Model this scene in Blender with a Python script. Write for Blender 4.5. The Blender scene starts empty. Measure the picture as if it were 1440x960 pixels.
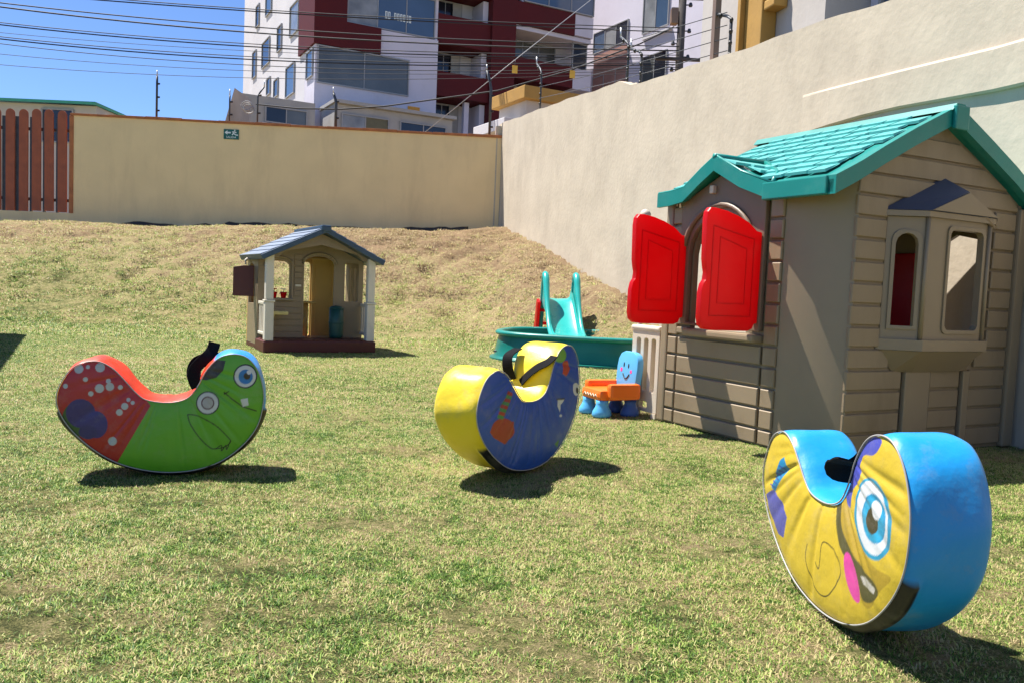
import bpy, bmesh, math, random
import numpy as np
from mathutils import Vector, Matrix
random.seed(7); rng = np.random.default_rng(11)
SC = bpy.context.scene
COL = SC.collection

# ------------------------------------------------------------------ camera
CAM_H, PITCH, ROLL, FPX = 0.73, 0.066, -0.0426, 1163.96
_fw = np.array([0, math.cos(PITCH), -math.sin(PITCH)])
_up = np.array([0, math.sin(PITCH), math.cos(PITCH)])
_rt = np.array([1.0, 0, 0])
_R = math.cos(ROLL) * _rt - math.sin(ROLL) * _up
_U = math.sin(ROLL) * _rt + math.cos(ROLL) * _up
cam_d = bpy.data.cameras.new('camera')
cam_d.sensor_fit = 'HORIZONTAL'; cam_d.sensor_width = 36.0; cam_d.lens = 36.0 * FPX / 1440.0
cam_d.clip_start = 0.05; cam_d.clip_end = 3000
cam = bpy.data.objects.new('camera', cam_d); COL.objects.link(cam)
cam.matrix_world = Matrix(((_R[0], _U[0], -_fw[0], 0), (_R[1], _U[1], -_fw[1], 0), (_R[2], _U[2], -_fw[2], CAM_H), (0, 0, 0, 1)))
SC.camera = cam

# ------------------------------------------------------------------ light
SUN = Vector((-0.44, 0.23, 1.0)).normalized()
world = bpy.data.worlds.new('World'); SC.world = world; world.use_nodes = True
wn = world.node_tree; bg = wn.nodes['Background']
sky = wn.nodes.new('ShaderNodeTexSky'); sky.sky_type = 'NISHITA'; sky.sun_disc = False
sky.sun_elevation = math.asin(SUN.z); sky.sun_rotation = math.atan2(SUN.x, SUN.y)
sky.altitude = 2300; sky.air_density = 1.0; sky.dust_density = 0.15; sky.ozone_density = 4.5
tint = wn.nodes.new('ShaderNodeMix'); tint.data_type = 'RGBA'; tint.blend_type = 'MULTIPLY'; tint.inputs[0].default_value = 1.0; tint.inputs[7].default_value = (0.86, 0.95, 1.12, 1)
wn.links.new(sky.outputs[0], tint.inputs[6]); wn.links.new(tint.outputs[2], bg.inputs[0]); bg.inputs[1].default_value = 0.076
sl = bpy.data.lights.new('sun', 'SUN'); sl.energy = 5.0; sl.angle = math.radians(0.53); sl.color = (1.0, 0.95, 0.87)
sun = bpy.data.objects.new('sun', sl); COL.objects.link(sun); sun.location = (-8, 5, 20)
sun.rotation_euler = SUN.to_track_quat('Z', 'Y').to_euler()
vs = SC.view_settings; vs.view_transform = 'Standard'; vs.look = 'None'; vs.exposure = 1.10; vs.gamma = 1.0; vs.use_curve_mapping = False

# ------------------------------------------------------------------ photo geometry helpers (pixel -> ray -> plane)
CC = np.array([0, 0, CAM_H])
def ray(x, y): return _fw + _R * (x - 720) / FPX + _U * (480 - y) / FPX
def gnd(x, y, z=0.0):
    d = ray(x, y); return CC + d * ((z - CAM_H) / d[2])
def aty(x, y, Y):
    d = ray(x, y); return CC + d * (Y / d[1])
def hit(x, y, P, n):
    d = ray(x, y); return CC + d * (((P - CC) @ n) / (d @ n))

# ------------------------------------------------------------------ materials
def lin(c): return tuple(c) + (1.0,) if len(c) == 3 else c
_M = {}
def mat(name, col, rough=0.5, var=0.12, scale=8.0, bump=0.0, bscale=60.0, metal=0.0, spec=0.5, dirt=None, coat=0.0, dscale=3.0, damt=0.5, streak=None):
    """Procedural principled material: base colour with noise variation, optional stains and bump."""
    if name in _M: return _M[name]
    m = bpy.data.materials.new(name); m.use_nodes = True; t = m.node_tree; b = t.nodes['Principled BSDF']
    b.inputs['Roughness'].default_value = rough; b.inputs['Metallic'].default_value = metal
    b.inputs['Specular IOR Level'].default_value = spec
    if coat: b.inputs['Coat Weight'].default_value = coat; b.inputs['Coat Roughness'].default_value = 0.15
    tc = t.nodes.new('ShaderNodeTexCoord')
    n = t.nodes.new('ShaderNodeTexNoise'); n.inputs['Scale'].default_value = scale; n.inputs['Detail'].default_value = 6
    t.links.new(tc.outputs['Object'], n.inputs['Vector'])
    r = t.nodes.new('ShaderNodeValToRGB')
    r.color_ramp.elements[0].position = 0.3; r.color_ramp.elements[1].position = 0.7
    r.color_ramp.elements[0].color = lin([c * (1 - var) for c in col]); r.color_ramp.elements[1].color = lin([min(1, c * (1 + var)) for c in col])
    t.links.new(n.outputs['Fac'], r.inputs['Fac']); out = r.outputs['Color']
    if dirt:
        n2 = t.nodes.new('ShaderNodeTexNoise'); n2.inputs['Scale'].default_value = dscale; n2.inputs['Detail'].default_value = 8; n2.inputs['Roughness'].default_value = 0.7
        if streak:
            mp = t.nodes.new('ShaderNodeMapping'); mp.inputs['Scale'].default_value = streak; t.links.new(tc.outputs['Object'], mp.inputs[0]); t.links.new(mp.outputs[0], n2.inputs['Vector'])
        else: t.links.new(tc.outputs['Object'], n2.inputs['Vector'])
        r2 = t.nodes.new('ShaderNodeValToRGB'); r2.color_ramp.elements[0].position = 0.5; r2.color_ramp.elements[1].position = 0.75
        r2.color_ramp.elements[0].color = (0, 0, 0, 1); r2.color_ramp.elements[1].color = (damt, damt, damt, 1)
        t.links.new(n2.outputs['Fac'], r2.inputs['Fac'])
        mx = t.nodes.new('ShaderNodeMix'); mx.data_type = 'RGBA'
        t.links.new(r2.outputs['Color'], mx.inputs[0]); t.links.new(out, mx.inputs[6]); mx.inputs[7].default_value = lin(dirt); out = mx.outputs[2]
    t.links.new(out, b.inputs['Base Color'])
    rr = t.nodes.new('ShaderNodeMapRange'); rr.inputs[3].default_value = max(0.02, rough - 0.08); rr.inputs[4].default_value = min(1, rough + 0.1)
    t.links.new(n.outputs['Fac'], rr.inputs[0]); t.links.new(rr.outputs[0], b.inputs['Roughness'])
    if bump:
        n3 = t.nodes.new('ShaderNodeTexNoise'); n3.inputs['Scale'].default_value = bscale; n3.inputs['Detail'].default_value = 5
        t.links.new(tc.outputs['Object'], n3.inputs['Vector'])
        bp = t.nodes.new('ShaderNodeBump'); bp.inputs['Strength'].default_value = 1.0; bp.inputs['Distance'].default_value = bump
        t.links.new(n3.outputs['Fac'], bp.inputs['Height']); t.links.new(bp.outputs[0], b.inputs['Normal'])
    _M[name] = m; return m

def print_mat(name, rough=0.28, bump=0.0008, coat=0.0):
    """Printed vinyl: colour comes from the mesh's print colour attribute."""
    m = bpy.data.materials.new(name); m.use_nodes = True; t = m.node_tree; b = t.nodes['Principled BSDF']
    a = t.nodes.new('ShaderNodeAttribute'); a.attribute_name = 'print'
    tc0 = t.nodes.new('ShaderNodeTexCoord')
    ns = t.nodes.new('ShaderNodeTexNoise'); ns.inputs['Scale'].default_value = 9; ns.inputs['Detail'].default_value = 9; ns.inputs['Roughness'].default_value = 0.72; t.links.new(tc0.outputs['Object'], ns.inputs['Vector'])
    rp = t.nodes.new('ShaderNodeValToRGB'); rp.color_ramp.elements[0].position = 0.52; rp.color_ramp.elements[1].position = 0.80; rp.color_ramp.elements[0].color = (0, 0, 0, 1); rp.color_ramp.elements[1].color = (.45, .45, .45, 1); t.links.new(ns.outputs['Fac'], rp.inputs['Fac'])
    mxx = t.nodes.new('ShaderNodeMix'); mxx.data_type = 'RGBA'; t.links.new(rp.outputs[0], mxx.inputs[0]); t.links.new(a.outputs['Color'], mxx.inputs[6]); mxx.inputs[7].default_value = (0.30, 0.27, 0.20, 1)
    t.links.new(mxx.outputs[2], b.inputs['Base Color'])
    mr = t.nodes.new('ShaderNodeMapRange'); mr.inputs[1].default_value = .35; mr.inputs[2].default_value = .75; mr.inputs[3].default_value = rough - .08; mr.inputs[4].default_value = rough + .22; t.links.new(ns.outputs['Fac'], mr.inputs[0]); t.links.new(mr.outputs[0], b.inputs['Roughness'])
    b.inputs['Coat Weight'].default_value = coat
    tc = t.nodes.new('ShaderNodeTexCoord')
    n3 = t.nodes.new('ShaderNodeTexNoise'); n3.inputs['Scale'].default_value = 14; n3.inputs['Detail'].default_value = 4
    t.links.new(tc.outputs['Object'], n3.inputs['Vector'])
    bp = t.nodes.new('ShaderNodeBump'); bp.inputs['Distance'].default_value = bump * 4
    t.links.new(n3.outputs['Fac'], bp.inputs['Height']); t.links.new(bp.outputs[0], b.inputs['Normal'])
    return m

TAN = mat('tan plastic', (0.265, 0.200, 0.125), 0.42, 0.05, 3, 0.0008, 250, dirt=(0.17, 0.12, 0.065), dscale=5, damt=0.6, streak=(1, 1, 0.4))
TAN2 = mat('tan plastic trim', (0.27, 0.208, 0.133), 0.4, 0.05, 3, 0.0005, 250, dirt=(0.22, 0.16, 0.11), dscale=5, damt=0.3)
BROWNP = mat('brown plastic surround', (0.20, 0.13, 0.085), 0.45, 0.06, 3, 0.0005, 250)
TEAL = mat('teal plastic', (0.004, 0.215, 0.185), 0.36, 0.08, 4, 0.0004, 200, dirt=(0.10, 0.30, 0.26), dscale=6, damt=0.35)
TEALGLARE = mat('teal plastic with painted glare', (0.11, 0.46, 0.43), 0.36, 0.10, 6, 0.0005, 150, dirt=(0.05, 0.34, 0.31), dscale=5, damt=0.5)  # shingle colour lightened to stand in for sun glare on the roof
BLUEGLARE = mat('blue plastic with painted glare', (0.23, 0.275, 0.35), 0.36, 0.12, 6, 0.0005, 150, dirt=(0.15, 0.22, 0.34), dscale=6, damt=0.6)  # paler than the roof blue: sunlit brightness painted into the courses
TEALDK = mat('teal tub plastic', (0.004, 0.15, 0.125), 0.3, 0.10, 4, 0.0004, 120, dirt=(0.02, 0.19, 0.16), dscale=5, damt=0.4)
REDP = mat('red plastic', (0.60, 0.007, 0.014), 0.33, 0.06, 4, 0.0003, 200, dirt=(0.55, 0.05, 0.05), dscale=8, damt=0.3)
DKRED = mat('maroon plastic', (0.085, 0.012, 0.011), 0.45, 0.1, 5, 0.0004, 200)
TEALSL = mat('slide teal plastic', (0.02, 0.37, 0.34), 0.28, 0.06, 5, 0.0003, 200, dirt=(0.06, 0.40, 0.37), dscale=6, damt=0.3)
CREAM = mat('cream plastic', (0.62, 0.54, 0.43), 0.45, 0.05, 4, 0.0004, 200, dirt=(0.40, 0.32, 0.2), dscale=7, damt=0.4)
WHITEP = mat('white plastic', (0.68, 0.62, 0.52), 0.45, 0.05, 4, 0.0004, 200, dirt=(0.45, 0.4, 0.3), dscale=7, damt=0.4)
SLATE = mat('slate blue plastic', (0.055, 0.065, 0.105), 0.45, 0.1, 5, 0.0004, 200)
BLUEROOF = mat('blue roof plastic', (0.03, 0.065, 0.11), 0.42, 0.12, 5, 0.0005, 200, dirt=(0.08, 0.14, 0.22), dscale=6, damt=0.4)
YELP = mat('yellow plastic', (0.62, 0.40, 0.10), 0.45, 0.08, 4, 0.0004, 200)
GREENP = mat('dark green plastic', (0.01, 0.07, 0.06), 0.45, 0.1, 5)
ORANGEP = mat('orange plastic', (0.88, 0.17, 0.01), 0.35, 0.05, 5, 0.0003, 200)
SKYP = mat('light blue plastic', (0.10, 0.42, 0.75), 0.35, 0.05, 5, 0.0003, 200)
DKBLUE = mat('dark blue plastic', (0.03, 0.09, 0.30), 0.4, 0.08, 5)
PINKP = mat('pink print', (0.75, 0.06, 0.30), 0.45, 0.02)
BLACK = mat('black print', (0.012, 0.012, 0.014), 0.5, 0.02)
WEB = mat('black webbing', (0.006, 0.006, 0.007), 0.85, 0.2, 60, 0.001, 500, spec=0.15)
PIPING = mat('piping vinyl', (0.34, 0.33, 0.32), 0.4, 0.05)
STUCCO = mat('cream stucco', (0.52, 0.45, 0.355), 0.9, 0.08, 2.2, 0.0035, 16, dirt=(0.38, 0.32, 0.25), dscale=2.4, damt=0.6, streak=(1, 1, 0.45), spec=0.2)
STUCCO2 = mat('beige painted stucco', (0.82, 0.62, 0.34), 0.9, 0.05, 1.5, 0.004, 20, dirt=(0.60, 0.44, 0.25), dscale=1.6, damt=0.5, spec=0.2, streak=(1, 1, 0.22))
COPING = mat('terracotta coping', (0.40, 0.14, 0.05), 0.8, 0.2, 6, 0.003, 60)
FENCEW = mat('red brown painted wood', (0.33, 0.085, 0.035), 0.65, 0.15, 6, 0.001, 60)
DKMETAL = mat('dark grey metal', (0.06, 0.065, 0.075), 0.5, 0.2, 10, metal=0.4)
PALEM = mat('galvanised metal', (0.55, 0.56, 0.58), 0.45, 0.1, 20, metal=0.5)
CABLE = mat('cable rubber', (0.02, 0.02, 0.024), 0.7, 0.1)
STEELW = mat('grey steel wire', (0.35, 0.35, 0.36), 0.5, 0.1)
SIGNG = mat('sign green', (0.004, 0.10, 0.075), 0.4, 0.05)
SIGNW = mat('sign white', (0.72, 0.78, 0.76), 0.5, 0.02)
BWHITE = mat('white render facade', (0.60, 0.58, 0.60), 0.85, 0.04, 0.6, 0.004, 8, spec=0.2, dirt=(0.48, 0.46, 0.47), dscale=0.35, damt=0.5)
BLAV = mat('lavender grey render facade', (0.60, 0.57, 0.65), 0.85, 0.04, 0.6, 0.004, 8, spec=0.2, dirt=(0.42, 0.40, 0.44), dscale=0.4, damt=0.5)
BRED = mat('dark red facade paint', (0.085, 0.008, 0.010), 0.7, 0.08, 0.8, 0.003, 8, spec=0.25)
BPINK = mat('pinkish brick render', (0.34, 0.19, 0.16), 0.85, 0.12, 2, 0.004, 12, spec=0.2)
BGREY = mat('grey concrete', (0.36, 0.35, 0.34), 0.9, 0.08, 1, 0.005, 10, spec=0.2, dirt=(0.25, 0.23, 0.21), dscale=0.8, damt=0.6)
BBEIGE = mat('beige render facade', (0.50, 0.46, 0.42), 0.9, 0.05, 1, 0.004, 8, spec=0.2, dirt=(0.40, 0.36, 0.32), dscale=0.6, damt=0.6)
MUSTARD = mat('mustard paint', (0.42, 0.235, 0.05), 0.7, 0.08, 3, 0.002, 20)
GREENROOF = mat('green metal roof', (0.05, 0.33, 0.22), 0.6, 0.12, 4, 0.003, 20)
GLASSB = mat('blue tinted window glass', (0.06, 0.10, 0.17), 0.06, 0.15, 0.5, spec=0.8)
GLASSG = mat('grey window glass', (0.10, 0.105, 0.10), 0.08, 0.3, 0.6, spec=0.7)
GLASSD = mat('dark window glass', (0.018, 0.022, 0.035), 0.07, 0.3, 0.6, spec=0.6)
GLASSC = mat('glass with pale curtain behind', (0.22, 0.23, 0.24), 0.10, 0.35, 1.2, spec=0.6)
CURTAIN = mat('curtain fabric', (0.38, 0.36, 0.33), 0.9, 0.1, 3)
FRAMEM = mat('window frame metal', (0.30, 0.30, 0.31), 0.5, 0.05)
POLEW = mat('weathered pole concrete', (0.075, 0.065, 0.06), 0.9, 0.25, 5, 0.004, 40)
TARP = mat('grey corrugated sheet', (0.36, 0.34, 0.33), 0.7, 0.15, 2, 0.004, 20)
CANVAS = mat('canopy cloth', (0.25, 0.27, 0.25), 0.9, 0.1, 3)

# ------------------------------------------------------------------ mesh builder
class MB:
    def __init__(s): s.v = []; s.f = []; s.sm = []
    def add(s, vs, fs, smooth=False, M=None):
        o = len(s.v)
        for p in vs:
            p = Vector(p); s.v.append(tuple(M @ p) if M else tuple(p))
        for f in fs: s.f.append([i + o for i in f]); s.sm.append(smooth)
        return s
    def box(s, x0, y0, z0, x1, y1, z1, b=0.0, M=None):
        if b <= 0:
            v = [(x, y, z) for z in (z0, z1) for y in (y0, y1) for x in (x0, x1)]
            return s.add(v, [(0, 2, 3, 1), (4, 5, 7, 6), (0, 1, 5, 4), (2, 6, 7, 3), (0, 4, 6, 2), (1, 3, 7, 5)], False, M)
        bm = bmesh.new(); bmesh.ops.create_cube(bm, size=1)
        bmesh.ops.scale(bm, vec=(x1 - x0, y1 - y0, z1 - z0), verts=bm.verts)
        bmesh.ops.translate(bm, vec=((x0 + x1) / 2, (y0 + y1) / 2, (z0 + z1) / 2), verts=bm.verts)
        b = min(b, 0.45 * min(abs(x1 - x0), abs(y1 - y0), abs(z1 - z0)))
        bmesh.ops.bevel(bm, geom=list(bm.edges), offset=b, segments=2, profile=0.6, affect='EDGES')
        return s.bm(bm, M)
    def bm(s, bm, M=None, smooth=False):
        bm.verts.index_update()
        s.add([v.co.copy() for v in bm.verts], [[v.index for v in f.verts] for f in bm.faces], smooth, M); bm.free(); return s
    def tube(s, pts, r, n=8, cap=True, M=None):
        pts = [Vector(p) for p in pts]; vs = []; fs = []
        rs = r if isinstance(r, (list, tuple)) else [r] * len(pts)
        prev = None
        for i, p in enumerate(pts):
            d = (pts[min(i + 1, len(pts) - 1)] - pts[max(i - 1, 0)]).normalized()
            a = prev if prev and abs(prev.dot(d)) < 0.95 else (Vector((0, 0, 1)) if abs(d.z) < 0.9 else Vector((1, 0, 0)))
            x = d.cross(a).normalized(); y = d.cross(x).normalized(); prev = a
            for k in range(n):
                t = 2 * math.pi * k / n; vs.append(p + (x * math.cos(t) + y * math.sin(t)) * rs[i])
        for i in range(len(pts) - 1):
            for k in range(n):
                a, b = i * n + k, i * n + (k + 1) % n; fs.append((a, b, b + n, a + n))
        if cap: fs.append(tuple(range(n - 1, -1, -1))); fs.append(tuple((len(pts) - 1) * n + k for k in range(n)))
        return s.add(vs, fs, True, M)
    def lathe(s, prof, n=24, M=None, sx=1.0, sy=1.0):
        vs = []; fs = []
        for r, z in prof:
            for k in range(n):
                t = 2 * math.pi * k / n; vs.append((r * math.cos(t) * sx, r * math.sin(t) * sy, z))
        for i in range(len(prof) - 1):
            for k in range(n):
                a, b = i * n + k, i * n + (k + 1) % n; fs.append((a, b, b + n, a + n))
        return s.add(vs, fs, True, M)
    def plate(s, outer, holes=(), t=0.02, M=None, bev=0.0):
        """flat plate with holes in local XY, extruded along +Z by t"""
        bm = bmesh.new()
        for loop in [outer] + list(holes):
            vv = [bm.verts.new((p[0], p[1], 0)) for p in loop]
            for i in range(len(vv)): bm.edges.new((vv[i], vv[(i + 1) % len(vv)]))
        bmesh.ops.triangle_fill(bm, use_beauty=True, use_dissolve=False, edges=list(bm.edges))
        bmesh.ops.recalc_face_normals(bm, faces=bm.faces)
        for f in bm.faces:
            if f.normal.z > 0: f.normal_flip()
        r = bmesh.ops.extrude_face_region(bm, geom=list(bm.faces), use_keep_orig=True)
        bmesh.ops.translate(bm, vec=(0, 0, t), verts=[e for e in r['geom'] if isinstance(e, bmesh.types.BMVert)])
        bmesh.ops.recalc_face_normals(bm, faces=bm.faces)
        if bev:
            ed = [e for e in bm.edges if len(e.link_faces) == 2 and e.calc_face_angle(0) > 1.0]
            bmesh.ops.bevel(bm, geom=ed, offset=bev, segments=2, profile=0.6, affect='EDGES')
        return s.bm(bm, M)
    def slab(s, poly, t, ch=0.0, M=None):
        """convex polygon in XY, thickness t along +Z, front edge chamfered by ch"""
        n = len(poly); inn = inset(poly, ch) if ch else poly
        vs = [(p[0], p[1], 0) for p in poly] + [(p[0], p[1], t - ch) for p in poly] + [(p[0], p[1], t) for p in inn]
        fs = [tuple(range(n - 1, -1, -1)), tuple(2 * n + k for k in range(n))]
        for k in range(n):
            j = (k + 1) % n; fs.append((k, j, n + j, n + k)); fs.append((n + k, n + j, 2 * n + j, 2 * n + k))
        return s.add(vs, fs, False, M)
    def mesh(s, name):
        me = bpy.data.meshes.new(name); me.from_pydata(s.v, [], s.f)
        me.polygons.foreach_set('use_smooth', s.sm); me.update(); return me
    def build(s, name, m, parent=None, **k):
        me = s.mesh(name); me.materials.append(m); return link(name, me, parent, **k)
def inset(poly, d):
    n = len(poly); out = []
    area = sum(poly[i][0] * poly[(i + 1) % n][1] - poly[(i + 1) % n][0] * poly[i][1] for i in range(n))
    sg = 1 if area > 0 else -1
    for i in range(n):
        a, b, c = Vector(poly[i - 1][:2]), Vector(poly[i][:2]), Vector(poly[(i + 1) % n][:2])
        e1 = (b - a).normalized(); e2 = (c - b).normalized()
        n1 = Vector((-e1.y, e1.x)) * sg; n2 = Vector((-e2.y, e2.x)) * sg
        k = (n1 + n2); q = k.dot(n1)
        out.append(tuple(b + k * (d / q)) if abs(q) > 0.2 else tuple(b + n1 * d))
    return out
def link(name, me, parent=None, label=None, cat=None, group=None, kind=None):
    o = bpy.data.objects.new(name, me); COL.objects.link(o)
    if parent is not None: o.parent = parent
    if label: o['label'] = label
    if cat: o['category'] = cat
    if group: o['group'] = group
    if kind: o['kind'] = kind
    return o
def thing(name, label, cat, loc=(0, 0, 0), rz=0.0, group=None):
    o = link(name, None, None, label, cat, group); o.location = loc; o.rotation_euler = (0, 0, rz); return o
def smooth_by_angle(o, ang=0.6):
    me = o.data
    me.polygons.foreach_set('use_smooth', [True] * len(me.polygons))
    bm = bmesh.new(); bm.from_mesh(me)
    bmesh.ops.remove_doubles(bm, verts=bm.verts, dist=1e-5)
    for e in bm.edges:
        if len(e.link_faces) == 2 and e.calc_face_angle(0) > ang: e.smooth = False
    bm.to_mesh(me); bm.free(); return o
def MXZ(o=(0, 0, 0)):   # local (x,y)->(x,z) world, extrude +Z -> -Y (towards the front)
    return Matrix.Translation(o) @ Matrix(((1, 0, 0, 0), (0, 0, -1, 0), (0, 1, 0, 0), (0, 0, 0, 1)))
def MYZ(o=(0, 0, 0)):   # local (x,y)->(y,z), extrude +Z -> -X
    return Matrix.Translation(o) @ Matrix(((0, 0, -1, 0), (1, 0, 0, 0), (0, 1, 0, 0), (0, 0, 0, 1)))
def arch(x0, x1, z0, z1, rise, n=8):
    pts = [(x0, z0), (x1, z0)]
    c = (x0 + x1) / 2; hw = (x1 - x0) / 2
    for k in range(n + 1):
        t = math.pi * k / n; pts.append((c + hw * math.cos(t), z1 - rise + rise * math.sin(t)))
    return pts
def rrect(x0, z0, x1, z1, r, n=4):
    pts = []
    for cx, cz, a in ((x1 - r, z0 + r, -90), (x1 - r, z1 - r, 0), (x0 + r, z1 - r, 90), (x0 + r, z0 + r, 180)):
        for k in range(n + 1):
            t = math.radians(a + 90 * k / n); pts.append((cx + r * math.cos(t), cz + r * math.sin(t)))
    return pts

# ------------------------------------------------------------------ ground
CORNER = aty(706, 190, 16.7)
AL, BT = 0.06, 0.25
BW_D = np.array([math.cos(AL), math.sin(AL), 0]); BW_N = np.array([-math.sin(AL), math.cos(AL), 0])
RW_N = np.array([1, BT, 0]) / math.hypot(1, BT); RW_D = np.array([BT, -1, 0]) / math.hypot(1, BT)   # RW_D runs towards the camera
_n = rng.uniform(0, 6.28, (14, 2)); _k = rng.uniform(0.8, 5.0, 14); _an = rng.uniform(0, 6.28, 14)
_k2 = rng.uniform(3.5, 15, 26); _a2 = rng.uniform(0, 6.28, 26); _c2, _s2 = np.cos(_a2), np.sin(_a2); _p2 = rng.uniform(0, 6.28, 26)
def sstep(a, b, x):
    t = np.clip((x - a) / (b - a), 0, 1); return t * t * (3 - 2 * t)
def hgt(x, y):
    x = np.asarray(x, float); y = np.asarray(y, float)
    dx = x - CORNER[0]; dy = y - CORNER[1]
    db = -(dx * BW_N[0] + dy * BW_N[1]); dr = -(dx * RW_N[0] + dy * RW_N[1]); al = dx * BW_D[0] + dy * BW_D[1]
    zc = 1.80 + 0.028 * np.clip(al, -14, 0)
    t = np.clip(1 - (db - 0.75) / 4.9, 0, 1)
    zb = zc * (0.35 * t + 0.65 * (t * t * (3 - 2 * t)))
    zb = np.where(db < 0.75, zc - 0.22 * sstep(0.6, 0.2, db), zb)
    zw = np.interp(y, [6.6, 8.2, 9.67, 11.16, 13.41, 15.84, 18], [0, 0.12, 0.66, 0.95, 1.41, 1.82, 1.85])
    zr = zw * (1 - sstep(0.0, 1.0, dr / np.interp(y, [8, 9.5, 12], [0.6, 1.1, 2.3])))
    z = np.maximum(zb, zr)
    und = np.zeros_like(z)
    for i in range(14):
        und += np.sin(_k[i] * (x * math.cos(_an[i]) + y * math.sin(_an[i])) + _n[i, 0]) / (1 + _k[i])
    lump = np.zeros_like(z)
    for i in range(26):
        lump += np.sin(_k2[i] * (x * _c2[i] + y * _s2[i] * 1.25) + _p2[i])
    lump = np.abs(lump / 26 ** 0.5)
    bk = sstep(0.12, 0.5, z)
    return z + und * (0.004 + 0.02 * bk) - lump * (0.006 + 0.080 * bk * np.where(db < 0.8, 0.25, 1.0))
def build_ground():
    xs = np.concatenate([np.linspace(-300, -22, 10)[:-1], np.arange(-22, -13, 0.6), np.arange(-13, 5, 0.09), np.arange(5, 24, 0.8), np.linspace(24, 300, 10)])
    ys = np.concatenate([np.linspace(-60, 0, 8)[:-1], np.arange(0, 17.6, 0.09), np.arange(17.6, 30, 1.0), np.linspace(30, 600, 12)])
    X, Y = np.meshgrid(xs, ys); Z = hgt(X, Y)
    nx = len(xs); V = np.stack([X, Y, Z], -1).reshape(-1, 3)
    F = [(j * nx + i, j * nx + i + 1, (j + 1) * nx + i + 1, (j + 1) * nx + i) for j in range(len(ys) - 1) for i in range(nx - 1)]
    me = bpy.data.meshes.new('ground'); me.from_pydata(V.tolist(), [], F)
    me.polygons.foreach_set('use_smooth', [True] * len(F)); me.update(); return me
def grass_nodes(t, base):
    """shared world-space colour of living and dry grass"""
    ge = t.nodes.new('ShaderNodeNewGeometry')
    def noise(s, d=5, ro=0.55):
        n = t.nodes.new('ShaderNodeTexNoise'); n.inputs['Scale'].default_value = s; n.inputs['Detail'].default_value = d; n.inputs['Roughness'].default_value = ro
        t.links.new(ge.outputs['Position'], n.inputs['Vector']); return n.outputs['Fac']
    def math_(op, a, b):
        m = t.nodes.new('ShaderNodeMath'); m.operation = op
        for i, v in enumerate((a, b)):
            if isinstance(v, (int, float)): m.inputs[i].default_value = v
            else: t.links.new(v, m.inputs[i])
        return m.outputs[0]
    sep = t.nodes.new('ShaderNodeSeparateXYZ'); t.links.new(ge.outputs['Position'], sep.inputs[0])
    big = noise(0.55, 3); mid = noise(4.2, 6, 0.68); fine = noise(22.0, 4, 0.6)
    # living lawn is greener towards the left bank, drier on the bank's upper part and in the middle distance
    hz = t.nodes.new('ShaderNodeMapRange'); hz.inputs[1].default_value = 0.25; hz.inputs[2].default_value = 1.3; hz.inputs[3].default_value = 0.0; hz.inputs[4].default_value = 0.36
    t.links.new(sep.outputs[2], hz.inputs[0])
    xz = t.nodes.new('ShaderNodeMapRange'); xz.inputs[1].default_value = -6.0; xz.inputs[2].default_value = 1.0; xz.inputs[3].default_value = -0.12; xz.inputs[4].default_value = 0.10
    t.links.new(sep.outputs[0], xz.inputs[0])
    yz = t.nodes.new('ShaderNodeMapRange'); yz.inputs[1].default_value = 1.5; yz.inputs[2].default_value = 8.5; yz.inputs[3].default_value = -0.11; yz.inputs[4].default_value = 0.04
    t.links.new(sep.outputs[1], yz.inputs[0])
    d = math_('ADD', math_('SUBTRACT', math_('MULTIPLY', big, 0.6), 0.285), math_('MULTIPLY', mid, 1.05))
    d = math_('ADD', d, math_('MULTIPLY', math_('SUBTRACT', fine, 0.5), base))
    d = math_('ADD', d, hz.outputs[0]); d = math_('ADD', d, xz.outputs[0]); d = math_('ADD', d, yz.outputs[0])
    return ge, d, fine, mid
def ground_mat():
    m = bpy.data.materials.new('lawn soil'); m.use_nodes = True; t = m.node_tree; b = t.nodes['Principled BSDF']
    ge, d, fine, mid = grass_nodes(t, 0.9)
    th_ = t.nodes.new('ShaderNodeTexNoise'); th_.inputs['Scale'].default_value = 110; th_.inputs['Detail'].default_value = 6; th_.inputs['Roughness'].default_value = 0.75; th_.inputs['Distortion'].default_value = 1.5
    t.links.new(ge.outputs['Position'], th_.inputs['Vector'])
    ad = t.nodes.new('ShaderNodeMath'); ad.operation = 'MULTIPLY_ADD'; t.links.new(th_.outputs['Fac'], ad.inputs[0]); ad.inputs[1].default_value = 2.0; t.links.new(d, ad.inputs[2])
    sb_ = t.nodes.new('ShaderNodeMath'); sb_.operation = 'SUBTRACT'; t.links.new(ad.outputs[0], sb_.inputs[0]); sb_.inputs[1].default_value = 1.03; d = sb_.outputs[0]; fine = th_.outputs['Fac']
    r = t.nodes.new('ShaderNodeValToRGB'); e = r.color_ramp.elements
    e[0].position = 0.22; e[0].color = (0.075, 0.085, 0.032, 1)
    e[1].position = 0.86; e[1].color = (0.25, 0.17, 0.10, 1)
    x = e.new(0.52); x.color = (0.28, 0.265, 0.10, 1); x = e.new(0.66); x.color = (0.42, 0.335, 0.18, 1)
    t.links.new(d, r.inputs['Fac']); t.links.new(r.outputs[0], b.inputs['Base Color'])
    b.inputs['Roughness'].default_value = 1.0; b.inputs['Specular IOR Level'].default_value = 0.1
    bp = t.nodes.new('ShaderNodeBump'); bp.inputs['Distance'].default_value = 0.02; t.links.new(fine, bp.inputs['Height']); t.links.new(bp.outputs[0], b.inputs['Normal'])
    return m
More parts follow.
